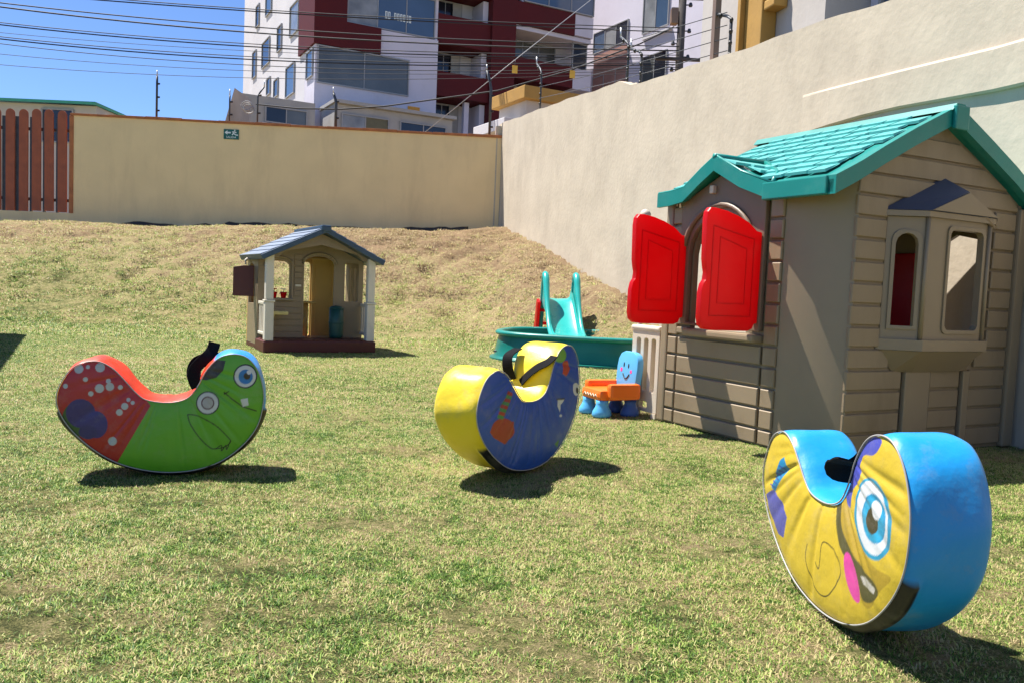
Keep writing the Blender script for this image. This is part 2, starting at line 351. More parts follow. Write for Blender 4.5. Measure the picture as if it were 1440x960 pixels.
def blade_mat():
    m = bpy.data.materials.new('grass blades'); m.use_nodes = True; t = m.node_tree
    ge, d, fine, mid = grass_nodes(t, 1.0)
    oi = t.nodes.new('ShaderNodeObjectInfo')
    att = t.nodes.new('ShaderNodeAttribute'); att.attribute_name = 'tint'
    a = t.nodes.new('ShaderNodeMath'); a.operation = 'MULTIPLY_ADD'; t.links.new(att.outputs['Fac'], a.inputs[0]); a.inputs[1].default_value = 0.62
    t.links.new(d, a.inputs[2])
    a2 = t.nodes.new('ShaderNodeMath'); a2.operation = 'SUBTRACT'; t.links.new(a.outputs[0], a2.inputs[0]); a2.inputs[1].default_value = 0.31
    r = t.nodes.new('ShaderNodeValToRGB'); e = r.color_ramp.elements
    e[0].position = 0.34; e[0].color = (0.07, 0.15, 0.02, 1)
    e[1].position = 0.90; e[1].color = (0.42, 0.32, 0.18, 1)
    for p, c in ((0.46, (0.22, 0.38, 0.055, 1)), (0.56, (0.39, 0.50, 0.11, 1)), (0.66, (0.62, 0.56, 0.25, 1)), (0.76, (0.56, 0.45, 0.23, 1))):
        x = e.new(p); x.color = c
    t.links.new(a2.outputs[0], r.inputs['Fac'])
    b = t.nodes['Principled BSDF']; b.inputs['Roughness'].default_value = 0.55; b.inputs['Specular IOR Level'].default_value = 0.3
    vm = t.nodes.new('ShaderNodeVectorMath'); vm.operation = 'SCALE'; t.links.new(ge.outputs['Normal'], vm.inputs[0]); vm.inputs['Scale'].default_value = 0.55
    va = t.nodes.new('ShaderNodeVectorMath'); va.operation = 'ADD'; t.links.new(vm.outputs[0], va.inputs[0]); va.inputs[1].default_value = (0, 0, 0.6)
    vn = t.nodes.new('ShaderNodeVectorMath'); vn.operation = 'NORMALIZE'; t.links.new(va.outputs[0], vn.inputs[0]); t.links.new(vn.outputs[0], b.inputs['Normal'])
    t.links.new(r.outputs[0], b.inputs['Base Color'])
    tr = t.nodes.new('ShaderNodeBsdfTranslucent'); t.links.new(r.outputs[0], tr.inputs['Color'])
    mx = t.nodes.new('ShaderNodeMixShader'); mx.inputs[0].default_value = 0.35
    t.links.new(b.outputs[0], mx.inputs[1]); t.links.new(tr.outputs[0], mx.inputs[2])
    t.links.new(mx.outputs[0], t.nodes['Material Output'].inputs['Surface'])
    return m
gme = build_ground(); gme.materials.append(ground_mat())
link('ground', gme, kind='structure')

def tuft_mesh(seed, nb, rad, hgt_, wid, flat):
    r = np.random.default_rng(seed); V = []; F = []; T = []
    for i in range(nb):
        a = r.uniform(0, 6.283); q = rad * math.sqrt(r.uniform()); bx, by = q * math.cos(a), q * math.sin(a)
        h = hgt_ * r.uniform(0.55, 1.25); az = r.uniform(0, 6.283); lean = r.uniform(0.2, flat); w = wid * r.uniform(0.7, 1.3)
        dx, dy = math.cos(az), math.sin(az); px, py = -dy * w, dx * w; o = len(V)
        for (f, up, ws) in ((0, 0, 1.0), (0.45, 0.62, 0.9), (1.0, 0.92, 0.12)):
            cx = bx + dx * lean * h * f; cy = by + dy * lean * h * f; cz = h * up * (1 - 0.35 * (lean - 0.2) * f) - 0.004
            V += [(cx - px * ws, cy - py * ws, cz), (cx + px * ws, cy + py * ws, cz)]
        F += [(o, o + 1, o + 3, o + 2), (o + 2, o + 3, o + 5, o + 4)]; tv = r.uniform(); T += [tv] * 6
    me = bpy.data.meshes.new('tuft'); me.from_pydata(V, [], F)
    at = me.attributes.new('tint', 'FLOAT', 'POINT'); at.data.foreach_set('value', T)
    me.polygons.foreach_set('use_smooth', [True] * len(F)); me.update(); return me
BLADE = blade_mat()
def grass_layer(name, xr, yr, step, dens_fn, tufts, smin, smax, seed, label):
    """surface patch whose geometry nodes scatter tufts of blades over it"""
    xs = np.arange(xr[0], xr[1] + step, step); ys = np.arange(yr[0], yr[1] + step, step)
    X, Y = np.meshgrid(xs, ys); Z = hgt(X, Y); D = dens_fn(X, Y)
    nx = len(xs); V = np.stack([X, Y, Z], -1).reshape(-1, 3); Df = D.reshape(-1)
    F = []
    for j in range(len(ys) - 1):
        for i in range(nx - 1):
            q = (j * nx + i, j * nx + i + 1, (j + 1) * nx + i + 1, (j + 1) * nx + i)
            if max(Df[k] for k in q) > 0: F.append(q)
    me = bpy.data.meshes.new(name); me.from_pydata(V.tolist(), [], F)
    at = me.attributes.new('dens', 'FLOAT', 'POINT'); at.data.foreach_set('value', Df.astype(np.float32)); me.update()
    o = link(name, me, None, label, 'grass', None, 'stuff')
    tc = bpy.data.collections.new(name + ' tufts')
    for tm in tufts:
        if not tm.materials: tm.materials.append(BLADE)
        tc.objects.link(bpy.data.objects.new('tuft', tm))
    g = bpy.data.node_groups.new(name, 'GeometryNodeTree')
    g.interface.new_socket('Geometry', in_out='INPUT', socket_type='NodeSocketGeometry'); g.interface.new_socket('Geometry', in_out='OUTPUT', socket_type='NodeSocketGeometry')
    N = g.nodes; gi = N.new('NodeGroupInput'); go = N.new('NodeGroupOutput')
    dp = N.new('GeometryNodeDistributePointsOnFaces'); dp.distribute_method = 'RANDOM'; dp.inputs['Seed'].default_value = seed
    na = N.new('GeometryNodeInputNamedAttribute'); na.data_type = 'FLOAT'; na.inputs[0].default_value = 'dens'
    g.links.new(gi.outputs[0], dp.inputs['Mesh']); g.links.new(na.outputs[0], dp.inputs['Density'])
    ci = N.new('GeometryNodeCollectionInfo'); ci.inputs['Collection'].default_value = tc; ci.inputs['Separate Children'].default_value = True; ci.inputs['Reset Children'].default_value = True
    ip = N.new('GeometryNodeInstanceOnPoints'); ip.inputs['Pick Instance'].default_value = True
    rz = N.new('FunctionNodeRandomValue'); rz.data_type = 'FLOAT_VECTOR'; rz.inputs[0].default_value = (-0.12, -0.12, 0); rz.inputs[1].default_value = (0.12, 0.12, 6.283)
    rs = N.new('FunctionNodeRandomValue'); rs.data_type = 'FLOAT'; rs.inputs[2].default_value = smin; rs.inputs[3].default_value = smax
    g.links.new(dp.outputs['Points'], ip.inputs['Points']); g.links.new(ci.outputs[0], ip.inputs['Instance'])
    g.links.new(rz.outputs[0], ip.inputs['Rotation']); g.links.new(rs.outputs[1], ip.inputs['Scale'])
    g.links.new(ip.outputs[0], go.inputs[0])
    md = o.modifiers.new('scatter', 'NODES'); md.node_group = g
    return o
def patchy(X, Y, f, s):
    p = np.zeros_like(X); r = np.random.default_rng(s)
    for i in range(8):
        k = f * r.uniform(0.6, 2.2); a = r.uniform(0, 6.28); p += np.sin(k * (X * math.cos(a) + Y * math.sin(a)) + r.uniform(0, 6.28))
    return p / 8 ** 0.5
def inyard(X, Y):
    dx = X - CORNER[0]; dy = Y - CORNER[1]
    return ((dx * RW_N[0] + dy * RW_N[1]) < -0.02) & ((dx * BW_N[0] + dy * BW_N[1]) < -0.25)
def d_near(X, Y):
    w = (np.abs(X) < 0.68 * Y + 0.7) & inyard(X, Y) & (Y > 1.1)
    return np.where(w, 1800 * np.clip(1 + 0.75 * patchy(X, Y, 10, 3), 0.04, 1.6) * (1 - sstep(4.2, 5.2, Y)), 0)
def d_mid(X, Y):
    w = (np.abs(X) < 0.68 * Y + 0.8) & inyard(X, Y)
    return np.where(w, 620 * np.clip(1 + 0.4 * patchy(X, Y, 4, 5), 0.3, 1.5) * sstep(4.2, 5.2, Y) * (1 - sstep(8.5, 9.8, Y)), 0)
def d_far(X, Y):
    w = (np.abs(X) < 0.70 * Y + 0.8) & inyard(X, Y)
    return np.where(w, 135 * np.clip(1 + 0.75 * patchy(X, Y, 4.0, 6), 0.06, 1.9) * sstep(8.5, 9.8, Y), 0)
near_t = [tuft_mesh(i, 48, 0.034, 0.0112, 0.00088, 1.5) for i in range(6)] + [tuft_mesh(70, 30, 0.022, 0.0125, 0.0011, 1.2)]
mid_t = [tuft_mesh(20 + i, 38, 0.05, 0.014, 0.0014, 1.3) for i in range(5)]
far_t = [tuft_mesh(40 + i, 32, 0.085, 0.025, 0.0026, 1.3) for i in range(5)]
grass_layer('lawn_grass', (-4.4, 4.6), (1.1, 5.3), 0.1, d_near, near_t, 0.7, 1.35, 1, 'short patchy lawn grass around the rocking toys')
grass_layer('yard_grass', (-7.6, 3.2), (4.1, 9.9), 0.15, d_mid, mid_t, 0.7, 1.4, 2, 'short yellowing lawn grass around the playhouses')
def d_weed(X, Y):
    w = (np.abs(X) < 0.68 * Y + 0.7) & inyard(X, Y) & (Y > 1.1)
    return np.where(w, 45 * np.clip(patchy(X, Y, 3, 9) - 0.5, 0, 1.5) + 5, 0) * (1 - sstep(6.5, 8, Y))
grass_layer('lawn_weeds', (-6, 3.6), (1.1, 8.2), 0.15, d_weed, [tuft_mesh(80 + i, 26, 0.026, 0.017, 0.0011, 1.1) for i in range(4)], 0.6, 1.3, 5, 'scattered longer green tufts standing up from the lawn')
grass_layer('bank_grass', (-12.4, 2.6), (8.4, 17.0), 0.2, d_far, far_t, 0.7, 1.5, 3, 'dry straw coloured grass on the bank below the wall')

# ------------------------------------------------------------------ boundary walls
def frameM(o, d, n):   # local x along d, y along n (away), z up, at point o
    return Matrix(((d[0], n[0], 0, o[0]), (d[1], n[1], 0, o[1]), (0, 0, 1, o[2] if len(o) > 2 else 0), (0, 0, 0, 1)))
# back wall: local x runs from the corner to the left (negative), front face y=0
BWM = frameM((CORNER[0], CORNER[1], 0), BW_D, BW_N)
def bwl(px, py):
    P = hit(px, py, CORNER, BW_N); return float((P - CORNER) @ BW_D), float(P[2])
fx = bwl(101, 250)[0]                      # the fence opening starts here
bw = thing('boundary_wall', 'long beige painted wall with terracotta coping behind the grass bank', 'wall')
bw.matrix_world = BWM
w = MB(); w.box(fx, 0, 0.9, 0.0, 0.22, 3.66); w.box(-22, 0, 0.9, fx, 0.22, 1.78); w.build('wall_face', STUCCO2, bw)
for i in range(12):
    a = fx + (0.02 - fx) * i / 12; b = fx + (0.02 - fx) * (i + 1) / 12 - 0.006
    k = MB(); k.box(a - 0.03 * (i == 0), -0.035, 3.662, b, 0.255, 3.70 + 0.006 * (i % 3), 0.006); k.build('coping_tile', COPING, bw)
k = MB(); k.box(fx - 0.05, -0.012, 1.785, fx + 0.03, 0.235, 3.655, 0.006); k.build('end_trim', COPING, bw)
# dark roll standing in for the line of soil and shadow at the wall foot
e = MB(); pts = []
for i in range(60):
    s_ = -7.2 + 6.6 * i / 59; p = BWM @ Vector((s_, -0.35, 0)); z = float(hgt(p.x, p.y)); pts.append((p.x, p.y, z + 0.15 + 0.012 * math.sin(i * 0.37) + 0.012 * math.sin(i * .11)))
e.tube(pts, [0.055 + 0.02 * math.sin(i * 0.61) ** 2 for i in range(60)], 8)
e.build('wall_foot_strip', mat('dark soil and shadow strip', (0.02, 0.018, 0.017), 0.6, 0.3, 8, 0.01, 25), label='stand-in dark soil and shadow strip lying along the foot of the beige wall', cat='strip')

# exit sign on the wall
sx0, sz1 = bwl(315, 182); sx1, sz0 = bwl(336, 197)
sg = thing('exit_sign', 'small green exit sign with white arrow and running figure on beige wall', 'sign')
sg.matrix_world = BWM @ Matrix.Translation(((sx0 + sx1) / 2, -0.004, (sz0 + sz1) / 2))
hw, hh = (sx1 - sx0) / 2, (sz1 - sz0) / 2
k = MB(); k.box(-hw, -0.012, -hh, hw, 0, hh, 0.002); k.build('board', SIGNG, sg)
k = MB()
def flat(poly, y=-0.0145, kk=None): kk.plate(poly, (), 0.0015, MXZ((0, y, 0)))
flat([(-hw * .88, hh * .32), (-hw * .5, hh * .78), (-hw * .5, hh * .47), (-hw * .06, hh * .47), (-hw * .06, hh * .16), (-hw * .5, hh * .16), (-hw * .5, -hh * .12)], kk=k); k.build('arrow', SIGNW, sg)
k = MB()
for a, b in (((.42, .62), (.3, .2)), ((.3, .2), (.62, -.1)), ((.3, .2), (.12, -.12)), ((.4, .55), (.12, .45)), ((.4, .55), (.68, .35)), ((.62, -.1), (.9, -.12))):
    A = Vector((a[0] * hw, a[1] * hh)); B = Vector((b[0] * hw, b[1] * hh)); n_ = (B - A).normalized(); n_ = Vector((-n_.y, n_.x)) * hw * 0.07
    flat([tuple(A + n_), tuple(A - n_), tuple(B - n_), tuple(B + n_)], -0.0145, k)
flat([(hw * .46 + hw * .1 * math.cos(t * .785), hh * .82 + hw * .1 * math.sin(t * .785)) for t in range(8)], -0.0145, k); k.build('running_figure', SIGNW, sg)
def text_mesh(s, size, M, name, m, parent, t=0.0008):
    c = bpy.data.curves.new(name, 'FONT'); c.body = s; c.size = size; c.align_x = 'CENTER'; c.align_y = 'CENTER'; c.extrude = t; c.resolution_u = 2
    o = bpy.data.objects.new('tmp', c); me = bpy.data.meshes.new_from_object(o); bpy.data.objects.remove(o); bpy.data.curves.remove(c)
    me.transform(M); me.name = name
    me.materials.clear(); me.materials.append(m); return link(name, me, parent)
text_mesh('SALIDA', hh * 0.62, MXZ((0, -0.0140, -hh * 0.60)), 'lettering', SIGNW, sg)

# picket fence in the opening at the left
fn = thing('picket_fence', 'red brown picket fence standing in the gap beside the beige wall', 'fence')
fn.matrix_world = BWM
pm = MB(); pw = 0.085
pol = [(-pw, 1.80), (pw, 1.80), (pw, 3.66)] + [(pw * math.cos(t), 3.66 + 0.09 * math.sin(t)) for t in np.linspace(0.3, math.pi - 0.3, 7)] + [(-pw, 3.66)]
pm.plate(pol, (), 0.03, MXZ((0, 0.06, 0)), 0.006); pme = pm.mesh('picket'); pme.materials.append(FENCEW)
cx = [bwl(x, 230)[0] for x in (87, 68.5, 50.5, 32, 13)]; pitch = (cx[0] - cx[-1]) / 4
for i in range(14):
    o = link('picket', pme, fn); o.location = (cx[0] - i * pitch, 0, random.uniform(-0.015, 0.02)); o.rotation_euler = (0, random.uniform(-0.006, 0.006), 0)
for z in (2.0, 3.35):
    k = MB(); k.box(-22, 0.13, z, fx, 0.16, z + 0.06); k.build('rail', DKMETAL, fn)
for i in range(13):  # dark strips added behind the picket gaps to darken them
    gx = cx[0] - (i + 0.5) * pitch; wq = 0.022 if i < 3 else 0.05
    k = MB(); k.box(gx - wq, 0.075, 1.75, gx + wq * .6, 0.125, 3.6); k.build('gap_dark_strip', DKMETAL, fn)

# right wall: big rough plastered wall, top edge steps down towards the camera
def rwl(px, py):
    P = hit(px, py, CORNER, RW_N); return float((P - CORNER) @ RW_D), float(P[2])
RWM = frameM((CORNER[0], CORNER[1], 0), RW_D, RW_N)
rw = thing('plaster_wall', 'tall rough cream plastered wall running along the yard behind the playhouse', 'wall')
rw.matrix_world = RWM
top = [(-0.25, 3.98)] + [rwl(*p) for p in ((780, 146), (862, 119), (871, 115), (878, 118), (886, 121), (1000, 84), (1100, 50), (1248, 1))]
s_, z_ = top[-1]; s0, z0 = top[-2]; sl_ = (z_ - z0) / (s_ - s0); top += [(s_ + 3.2, z_ + 3.2 * sl_), (s_ + 9, z_ + 3.2 * sl_)]
def wallgrid(top):
    ss = np.unique(np.concatenate([np.arange(top[0][0], top[-1][0], 0.18), [t[0] for t in top]])); zt = np.interp(ss, [t[0] for t in top], [t[1] for t in top])
    V = []; F = []; n = 18
    for i, s in enumerate(ss):
        for k in range(n):
            f = k / (n - 1); z = -0.3 + (zt[i] + 0.3) * f
            y = 0.005 * math.sin(s * 1.3 + z * 1.1) + 0.003 * math.sin(s * 2.9 - z * 2.3 + 1)
            dzt = 0.008 * math.sin(s * 3.1) + 0.005 * math.sin(s * 7.7) if k == n - 1 else 0
            V.append((s, y, z + dzt))
    for i in range(len(ss)):   # top and back
        V.append((ss[i], 0.24, zt[i] + 0.012 * math.sin(ss[i] * 6))); V.append((ss[i], 0.24, -0.3))
    m = len(ss); ob = m * n
    for i in range(m - 1):
        for k in range(n - 1): F.append((i * n + k, (i + 1) * n + k, (i + 1) * n + k + 1, i * n + k + 1))
        F.append((i * n + n - 1, (i + 1) * n + n - 1, ob + 2 * (i + 1), ob + 2 * i)); F.append((ob + 2 * i, ob + 2 * i + 2, ob + 2 * i + 3, ob + 2 * i + 1))
    F.append(tuple(range(n)) + (ob, ob + 1))
    return V, F
V_, F_ = wallgrid(top); k = MB(); k.add(V_, F_, True)
o = k.build('wall_face', STUCCO, rw); smooth_by_angle(o, 0.7)
b0 = rwl(1130, 135); b1 = rwl(1440, 58); c0 = rwl(1240, 158); c1 = rwl(1440, 123)
k = MB(); n = 24; V = []; F = []
for i in range(n + 1):
    s = b0[0] + (b1[0] + 7 - b0[0]) * (i / n); ft = min(1, (s - b0[0]) / 0.35); zt = np.interp(s, [b0[0], b1[0]], [b0[1], b1[1]]); zl = np.interp(s, [c0[0], c1[0]], [c0[1], c1[1]])
    zt += 0.003 * math.sin(s * 2.3); p = -0.008 - 0.024 * ft
    V += [(s, 0.02, zt + 0.010), (s, p * .45, zt + 0.004), (s, p, zt - 0.014), (s, p, zl + 0.012), (s, p + 0.012, zl), (s, 0.03, zl)]
for i in range(n):
    for j in range(5): F.append((i * 6 + j, i * 6 + j + 1, (i + 1) * 6 + j + 1, (i + 1) * 6 + j))
k.add(V, F); k.build('concrete_band', STUCCO, rw)
k = MB(); k.box(-0.15, -0.11, 1.6, -0.015, 0.0, 3.9, 0.01); k.build('corner_pilaster', STUCCO, rw)

# ------------------------------------------------------------------ street side: houses, poles, cables
A28 = math.radians(28.6); BU = np.array([math.cos(A28), math.sin(A28), 0]); BV = np.array([-math.sin(A28), math.cos(A28), 0])
BO = aty(442, 117, 37.0); BO[2] = 0
BM_ = frameM(BO, BU, BV)
def fs(px, py, off=0.0):
    P = hit(px, py, BO + BV * off, BV); return float((P - BO) @ BU), float(P[2])
def ls(px, py, off=0.0):
    P = hit(px, py, BO + BU * off, BU); return float((P - BO) @ BV), float(P[2])
def window(parent, M, x0, z0, x1, z1, glass, mull=1, depth=0.10, frame=0.05, sill=True):
    """window in a wall plane: local x,z on the facade, y into the wall"""
    k = MB(); 
    fr = [(x0, z0), (x1, z0), (x1, z1), (x0, z1)]
    k.plate(fr, [[(x0 + frame, z0 + frame), (x1 - frame, z0 + frame), (x1 - frame, z1 - frame), (x0 + frame, z1 - frame)]], depth, M @ MXZ((0, 0.02, 0)))
    o = k.build('window', FRAMEM, parent)
    n = mull; ww = (x1 - x0 - 2 * frame) / n
    for i in range(n):
        k = MB(); k.box(x0 + frame + i * ww + 0.012, -0.035, z0 + frame, x0 + frame + (i + 1) * ww - 0.012, -0.02, z1 - frame, M=M); k.build('pane', glass if (glass is GLASSD or random.random() < .6) else (GLASSC if random.random() < .5 else GLASSD), o)
    for i in range(1, n):
        k = MB(); k.box(x0 + frame + i * ww - 0.02, -0.06, z0 + frame, x0 + frame + i * ww + 0.02, -0.0, z1 - frame, M=M); k.build('mullion', FRAMEM, o)
    return o
apt = thing('apartment_building', 'tall white and dark red apartment block rising behind the beige wall', 'building')
apt.matrix_world = BM_
I4 = Matrix.Identity(4)
ML = Matrix(((0, 1, 0, 0), (-1, 0, 0, 0), (0, 0, 1, 0), (0, 0, 0, 1)))      # facade on the left side: local x -> -v ... y into wall -> +u
k = MB(); k.box(0.0, 1.7, 1.5, 14.4, 16.7, 19.5); k.build('wall', BWHITE, apt)
k = MB(); k.box(0.0, 0.0, 1.5, 5.8, 1.69, 10.96); k.box(2.97, 0.0, 10.965, 5.8, 1.69, 12.10); k.build('bay_wall', BLAV, apt)
k = MB(); k.box(-0.10, -0.12, 10.97, 1.36, 2.67, 19.0); k.box(1.362, -0.12, 10.97, 2.96, 1.6, 12.115); k.build('red_band', BRED, apt)
k = MB(); k.box(1.365, 0.12, 12.12, 5.8, 1.69, 19.0); k.build('upper_bay_wall', BLAV, apt)
k = MB(); k.box(3.9, -0.1, 14.0, 5.85, 1.6, 15.1); k.build('balcony_front', BWHITE, apt)
window(apt, I4, 0.10, 9.30, 4.38, 10.94, GLASSG, 2)
W2 = window(apt, Matrix.Translation((0, 0.12, 0)), 1.40, 12.14, 5.64, 13.95, GLASSB, 3)
# white painted notice on the blue window (strokes too small to read in the photograph)
q0 = fs(541, 33, 0.08); q1 = fs(579, 24, 0.08); zc = (q0[1] + q1[1]) / 2 + 0.12
for i in range(9):
    a = q0[0] + (q1[0] - q0[0]) * (i + 0.08) / 9; b = q0[0] + (q1[0] - q0[0]) * (i + 0.80) / 9
    if i == 2: continue
    k = MB(); k.plate([(a, zc - .16), (b, zc - .16), (b, zc + .16), (a, zc + .16)], [[(a + .035, zc - .12), (b - .035, zc - .12), (b - .035, zc + .12), (a + .035, zc + .12)]], 0.004, MXZ((0, 0.078, 0)))
    k.build('painted_letter', SIGNW, W2)
# side windows (left face, lit by the sun)
def side_window(px0, px1, py0, py1, glass, mull=1, off=0.0, par=apt):
    v1 = ls(px0, (py0 + py1) / 2, off)[0]; v0 = ls(px1, (py0 + py1) / 2, off)[0]; xm = (px0 + px1) / 2
    z1 = ls(xm, py0, off)[1]; z0 = ls(xm, py1, off)[1]
    M = Matrix.Translation((off, 0, 0)) @ ML
    return window(par, M, -v1, z0, -v0, z1, glass, mull)
side_window(432, 441, 72, 110, GLASSB)
for q in ((403, 415, 92, 135, GLASSB), (386, 392, 112, 137, GLASSD), (369.5, 380, 57, 93, GLASSD), (356, 361, 73, 110, GLASSD), (409, 421, 5, 48, GLASSB), (391, 397, 37, 72, GLASSD), (361, 365.5, 8, 38, GLASSD), (375, 383, -18, 20, GLASSB), (376, 381, 110, 134, GLASSD)):
    side_window(*q)
# recessed balconies between the bay and the red tower
for z0, z1 in ((12.08, 13.35), (9.62, 10.7), (14.6, 15.9)):
    k = MB(); k.box(5.81, 0.25, z0, 8.58, 1.68, z1); k.box(5.81, 0.10, z0 - 0.0, 8.58, 0.248, z1 + 0.06); k.build('balcony', BRED, apt)
for z0, z1 in ((10.72, 12.05), (13.40, 14.55), (7.4, 9.58)):
    window(apt, Matrix.Translation((0, 1.69, 0)), 5.9, z0, 7.7, z1, GLASSD, 2)
    k = MB(); k.box(7.15, 1.50, z0, 7.6, 1.56, z1 - 0.05); k.build('curtain', CURTAIN, apt)
    k = MB(); k.box(8.30, 0.45, z0 + .02, 8.57, 1.66, z1 - 0.02); k.build('cheek_wall', BLAV, apt)
k = MB(); k.box(7.5, 0.5, 4, 7.75, 0.75, 9.58); k.build('column', BLAV, apt)
# red tower, bands, recessed terraces on the right
k = MB(); k.box(8.59, -0.05, 4.0, 9.90, 1.69, 19.0); k.build('red_tower', BRED, apt)
k = MB(); k.box(9.905, -0.05, 13.66, 13.30, 1.5, 14.75); k.build('red_band', BRED, apt)
k = MB(); k.box(13.305, -0.02, 13.70, 14.42, 1.69, 14.74); k.build('white_band', BLAV, apt)
k = MB(); k.box(9.905, 0.10, 13.45, 14.40, 1.69, 13.655); k.build('soffit', BLAV, apt)
k = MB(); k.box(9.905, -0.05, 11.02, 13.30, 1.5, 12.06); k.build('red_band', BRED, apt)
k = MB(); k.box(13.305, -0.02, 11.0, 14.42, 1.69, 12.05); k.build('white_band', BLAV, apt)
k = MB(); k.box(9.905, 0.3, 4, 14.40, 1.69, 9.3); k.build('lower_wall', BLAV, apt)
window(apt, Matrix.Translation((0, 1.69, 0)), 10.2, 12.1, 13.2, 13.4, GLASSG, 3)
window(apt, Matrix.Translation((0, 0.4, 0)), 13.45, 12.08, 14.35, 13.44, GLASSB, 1)
window(apt, Matrix.Translation((0, 1.69, 0)), 10.2, 9.4, 14.2, 10.95, GLASSD, 3)
window(apt, Matrix.Translation((0, -0.02, 0)), 10.3, 14.78, 14.40, 16.6, GLASSB, 3)
k = MB(); k.box(10.2, 0.06, 14.76, 14.40, 1.69, 19.0); k.build('upper_wall', BLAV, apt)
# small yellow notice on the bay
q0 = fs(573, 160); q1 = fs(590, 152)
k = MB(); k.box(q0[0], -0.03, q0[1], q1[0], -0.002, q1[1]); k.build('orange_notice', mat('orange notice', (0.75, 0.30, 0.03), 0.6), apt)
# low annex in front of the block
an = thing('annex_building', 'low grey annex with a strip window at the foot of the apartment block', 'building')
an.matrix_world = frameM(aty(345, 170, 33.5) * np.array([1, 1, 0]), BU, BV)
def anx(px, py):
    P0 = aty(345, 170, 33.5) * np.array([1, 1, 0]); P = hit(px, py, P0, BV); return float((P - P0) @ BU), float(P[2])
a0 = anx(341, 131); a1 = anx(440, 146)
k = MB(); k.box(-0.2, 0, 1.5, a1[0] + 0.1, 2.4, (a0[1] + a1[1]) / 2); k.build('wall', BGREY, an)
q0 = anx(372, 172); q1 = anx(432, 157)
window(an, I4, q0[0], q0[1], q1[0], q1[1], GLASSG, 2)
q2 = anx(376, 167); k = MB(); k.box(q0[0] - .1, -0.10, q0[1] - 0.12, q1[0] + .1, -0.02, q0[1] - 0.02); k.build('sill', BWHITE, an)
an2 = thing('garage_building', 'low dark fronted garage building below the apartment bay', 'building')
an2.matrix_world = frameM(BO - BV * 2.2, BU, BV)
k = MB(); k.box(0.3, 0, 1.5, 5.7, 2.1, 8.05); k.build('wall', BGREY, an2)
window(an2, I4, 0.6, 6.6, 2.7, 7.7, mat('olive shutter', (0.12, 0.11, 0.06), 0.6), 2); window(an2, I4, 3.2, 6.4, 5.4, 7.7, GLASSD, 2)
k = MB(); k.box(0.2, -0.25, 8.06, 5.8, 2.1, 8.2); k.build('roof', BGREY, an2)

# second building, its left side turned to the sun
b2 = thing('grey_building', 'pale lavender grey building with dark framed windows beside the utility pole', 'building')
b2.matrix_world = BM_
S2 = 16.2
vfar = ls(828, 60, S2)[0]; vnear = ls(992, 40, S2)[0]
k = MB(); k.box(S2, vnear, 1.0, S2 + 9, vfar + 3, 20); k.build('wall', BLAV, b2)
for q, g, m_ in (((906, 942, -22, 42, ), GLASSB, 2), ((904, 938, 76, 116), GLASSG, 2), ((836, 884, 38, 68), GLASSB, 3), ((834, 850, 108, 130), GLASSB, 1), ((866, 882, 96, 128), GLASSD, 1)):
    side_window(q[0], q[1], q[2], q[3], g, m_, S2, b2)
v1 = ls(836, 90, S2)[0]; v0 = ls(882, 90, S2)[0]; zz1 = ls(860, 70, S2)[1]; zz0 = ls(860, 96, S2)[1]
k = MB(); k.box(S2 - 0.06, v0, zz0 - 4, S2 - 0.004, v1, zz1 - 0.05); k.build('brick_panel', BPINK, b2)
v1 = ls(908, 42, S2)[0]; v0 = ls(944, 42, S2)[0]; zz = ls(925, 47, S2)[1]
k = MB(); k.box(S2 - 0.15, v0 - .1, zz - 0.12, S2 - 0.004, v1 + .1, zz); k.build('sill', BWHITE, b2)

# small house with the mustard cornice behind the corner
YH = 22.0
P0 = aty(738, 120, YH); P0[2] = 0
h3 = thing('cornice_house', 'small beige house with a mustard yellow cornice behind the wall corner', 'house')
h3.matrix_world = frameM(P0, BU, BV)
zt = float(aty(738, 119, YH)[2]); zb = float(aty(738, 138, YH)[2])
k = MB(); k.box(0.18, 0.18, 1.0, 7, 1.75, zb); k.build('wall', BBEIGE, h3)
k = MB(); k.box(0, 0, zb + 0.002, 7.2, 1.9, zt, 0.02); k.build('cornice', MUSTARD, h3)
k = MB(); k.box(-0.3, 0.5, zb - 0.75, 0.175, 2.4, zb - 0.45, 0.02); k.build('ledge', BWHITE, h3)
# green roofed house far left
YG = 30.0
P0 = aty(138, 150, YG); P0[2] = 0
h4 = thing('green_roof_house', 'beige house with a sloping green metal roof behind the picket fence', 'house')
h4.matrix_world = frameM(P0, np.array([-1.0, 0.0, 0]), np.array([0, -1.0, 0]))
ze = float(aty(138, 146, YG)[2]); zl = float(aty(50, 122, YG)[2])
k = MB(); k.box(0.05, -6, 1, 9, 0, ze - 0.1); k.build('wall', BBEIGE, h4)
k = MB(); k.add([(-0.05, 0.3, ze), (9, 0.3, zl - 0.5), (9, -3, zl + .15), (2.3, -3, zl), (-0.05, -6, ze), (-0.05, 0.3, ze - .1), (9, 0.3, zl - 0.6), (9, -3, zl), (2.3, -3, zl - .15), (-0.05, -6, ze - .1)],
             [(0, 3, 2, 1), (0, 4, 3), (0, 1, 6, 5), (1, 2, 7, 6), (0, 5, 9, 4), (5, 6, 7, 8), (5, 8, 9)]); k.build('roof', GREENROOF, h4)
zq = ze - 0.45; M4 = Matrix(((-1, 0, 0, 0), (0, -1, 0, 0), (0, 0, 1, 0), (0, 0, 0, 1)))
window(h4, M4, -2.0, zq - 1.0, -0.85, zq + 0.2, GLASSD, 1)
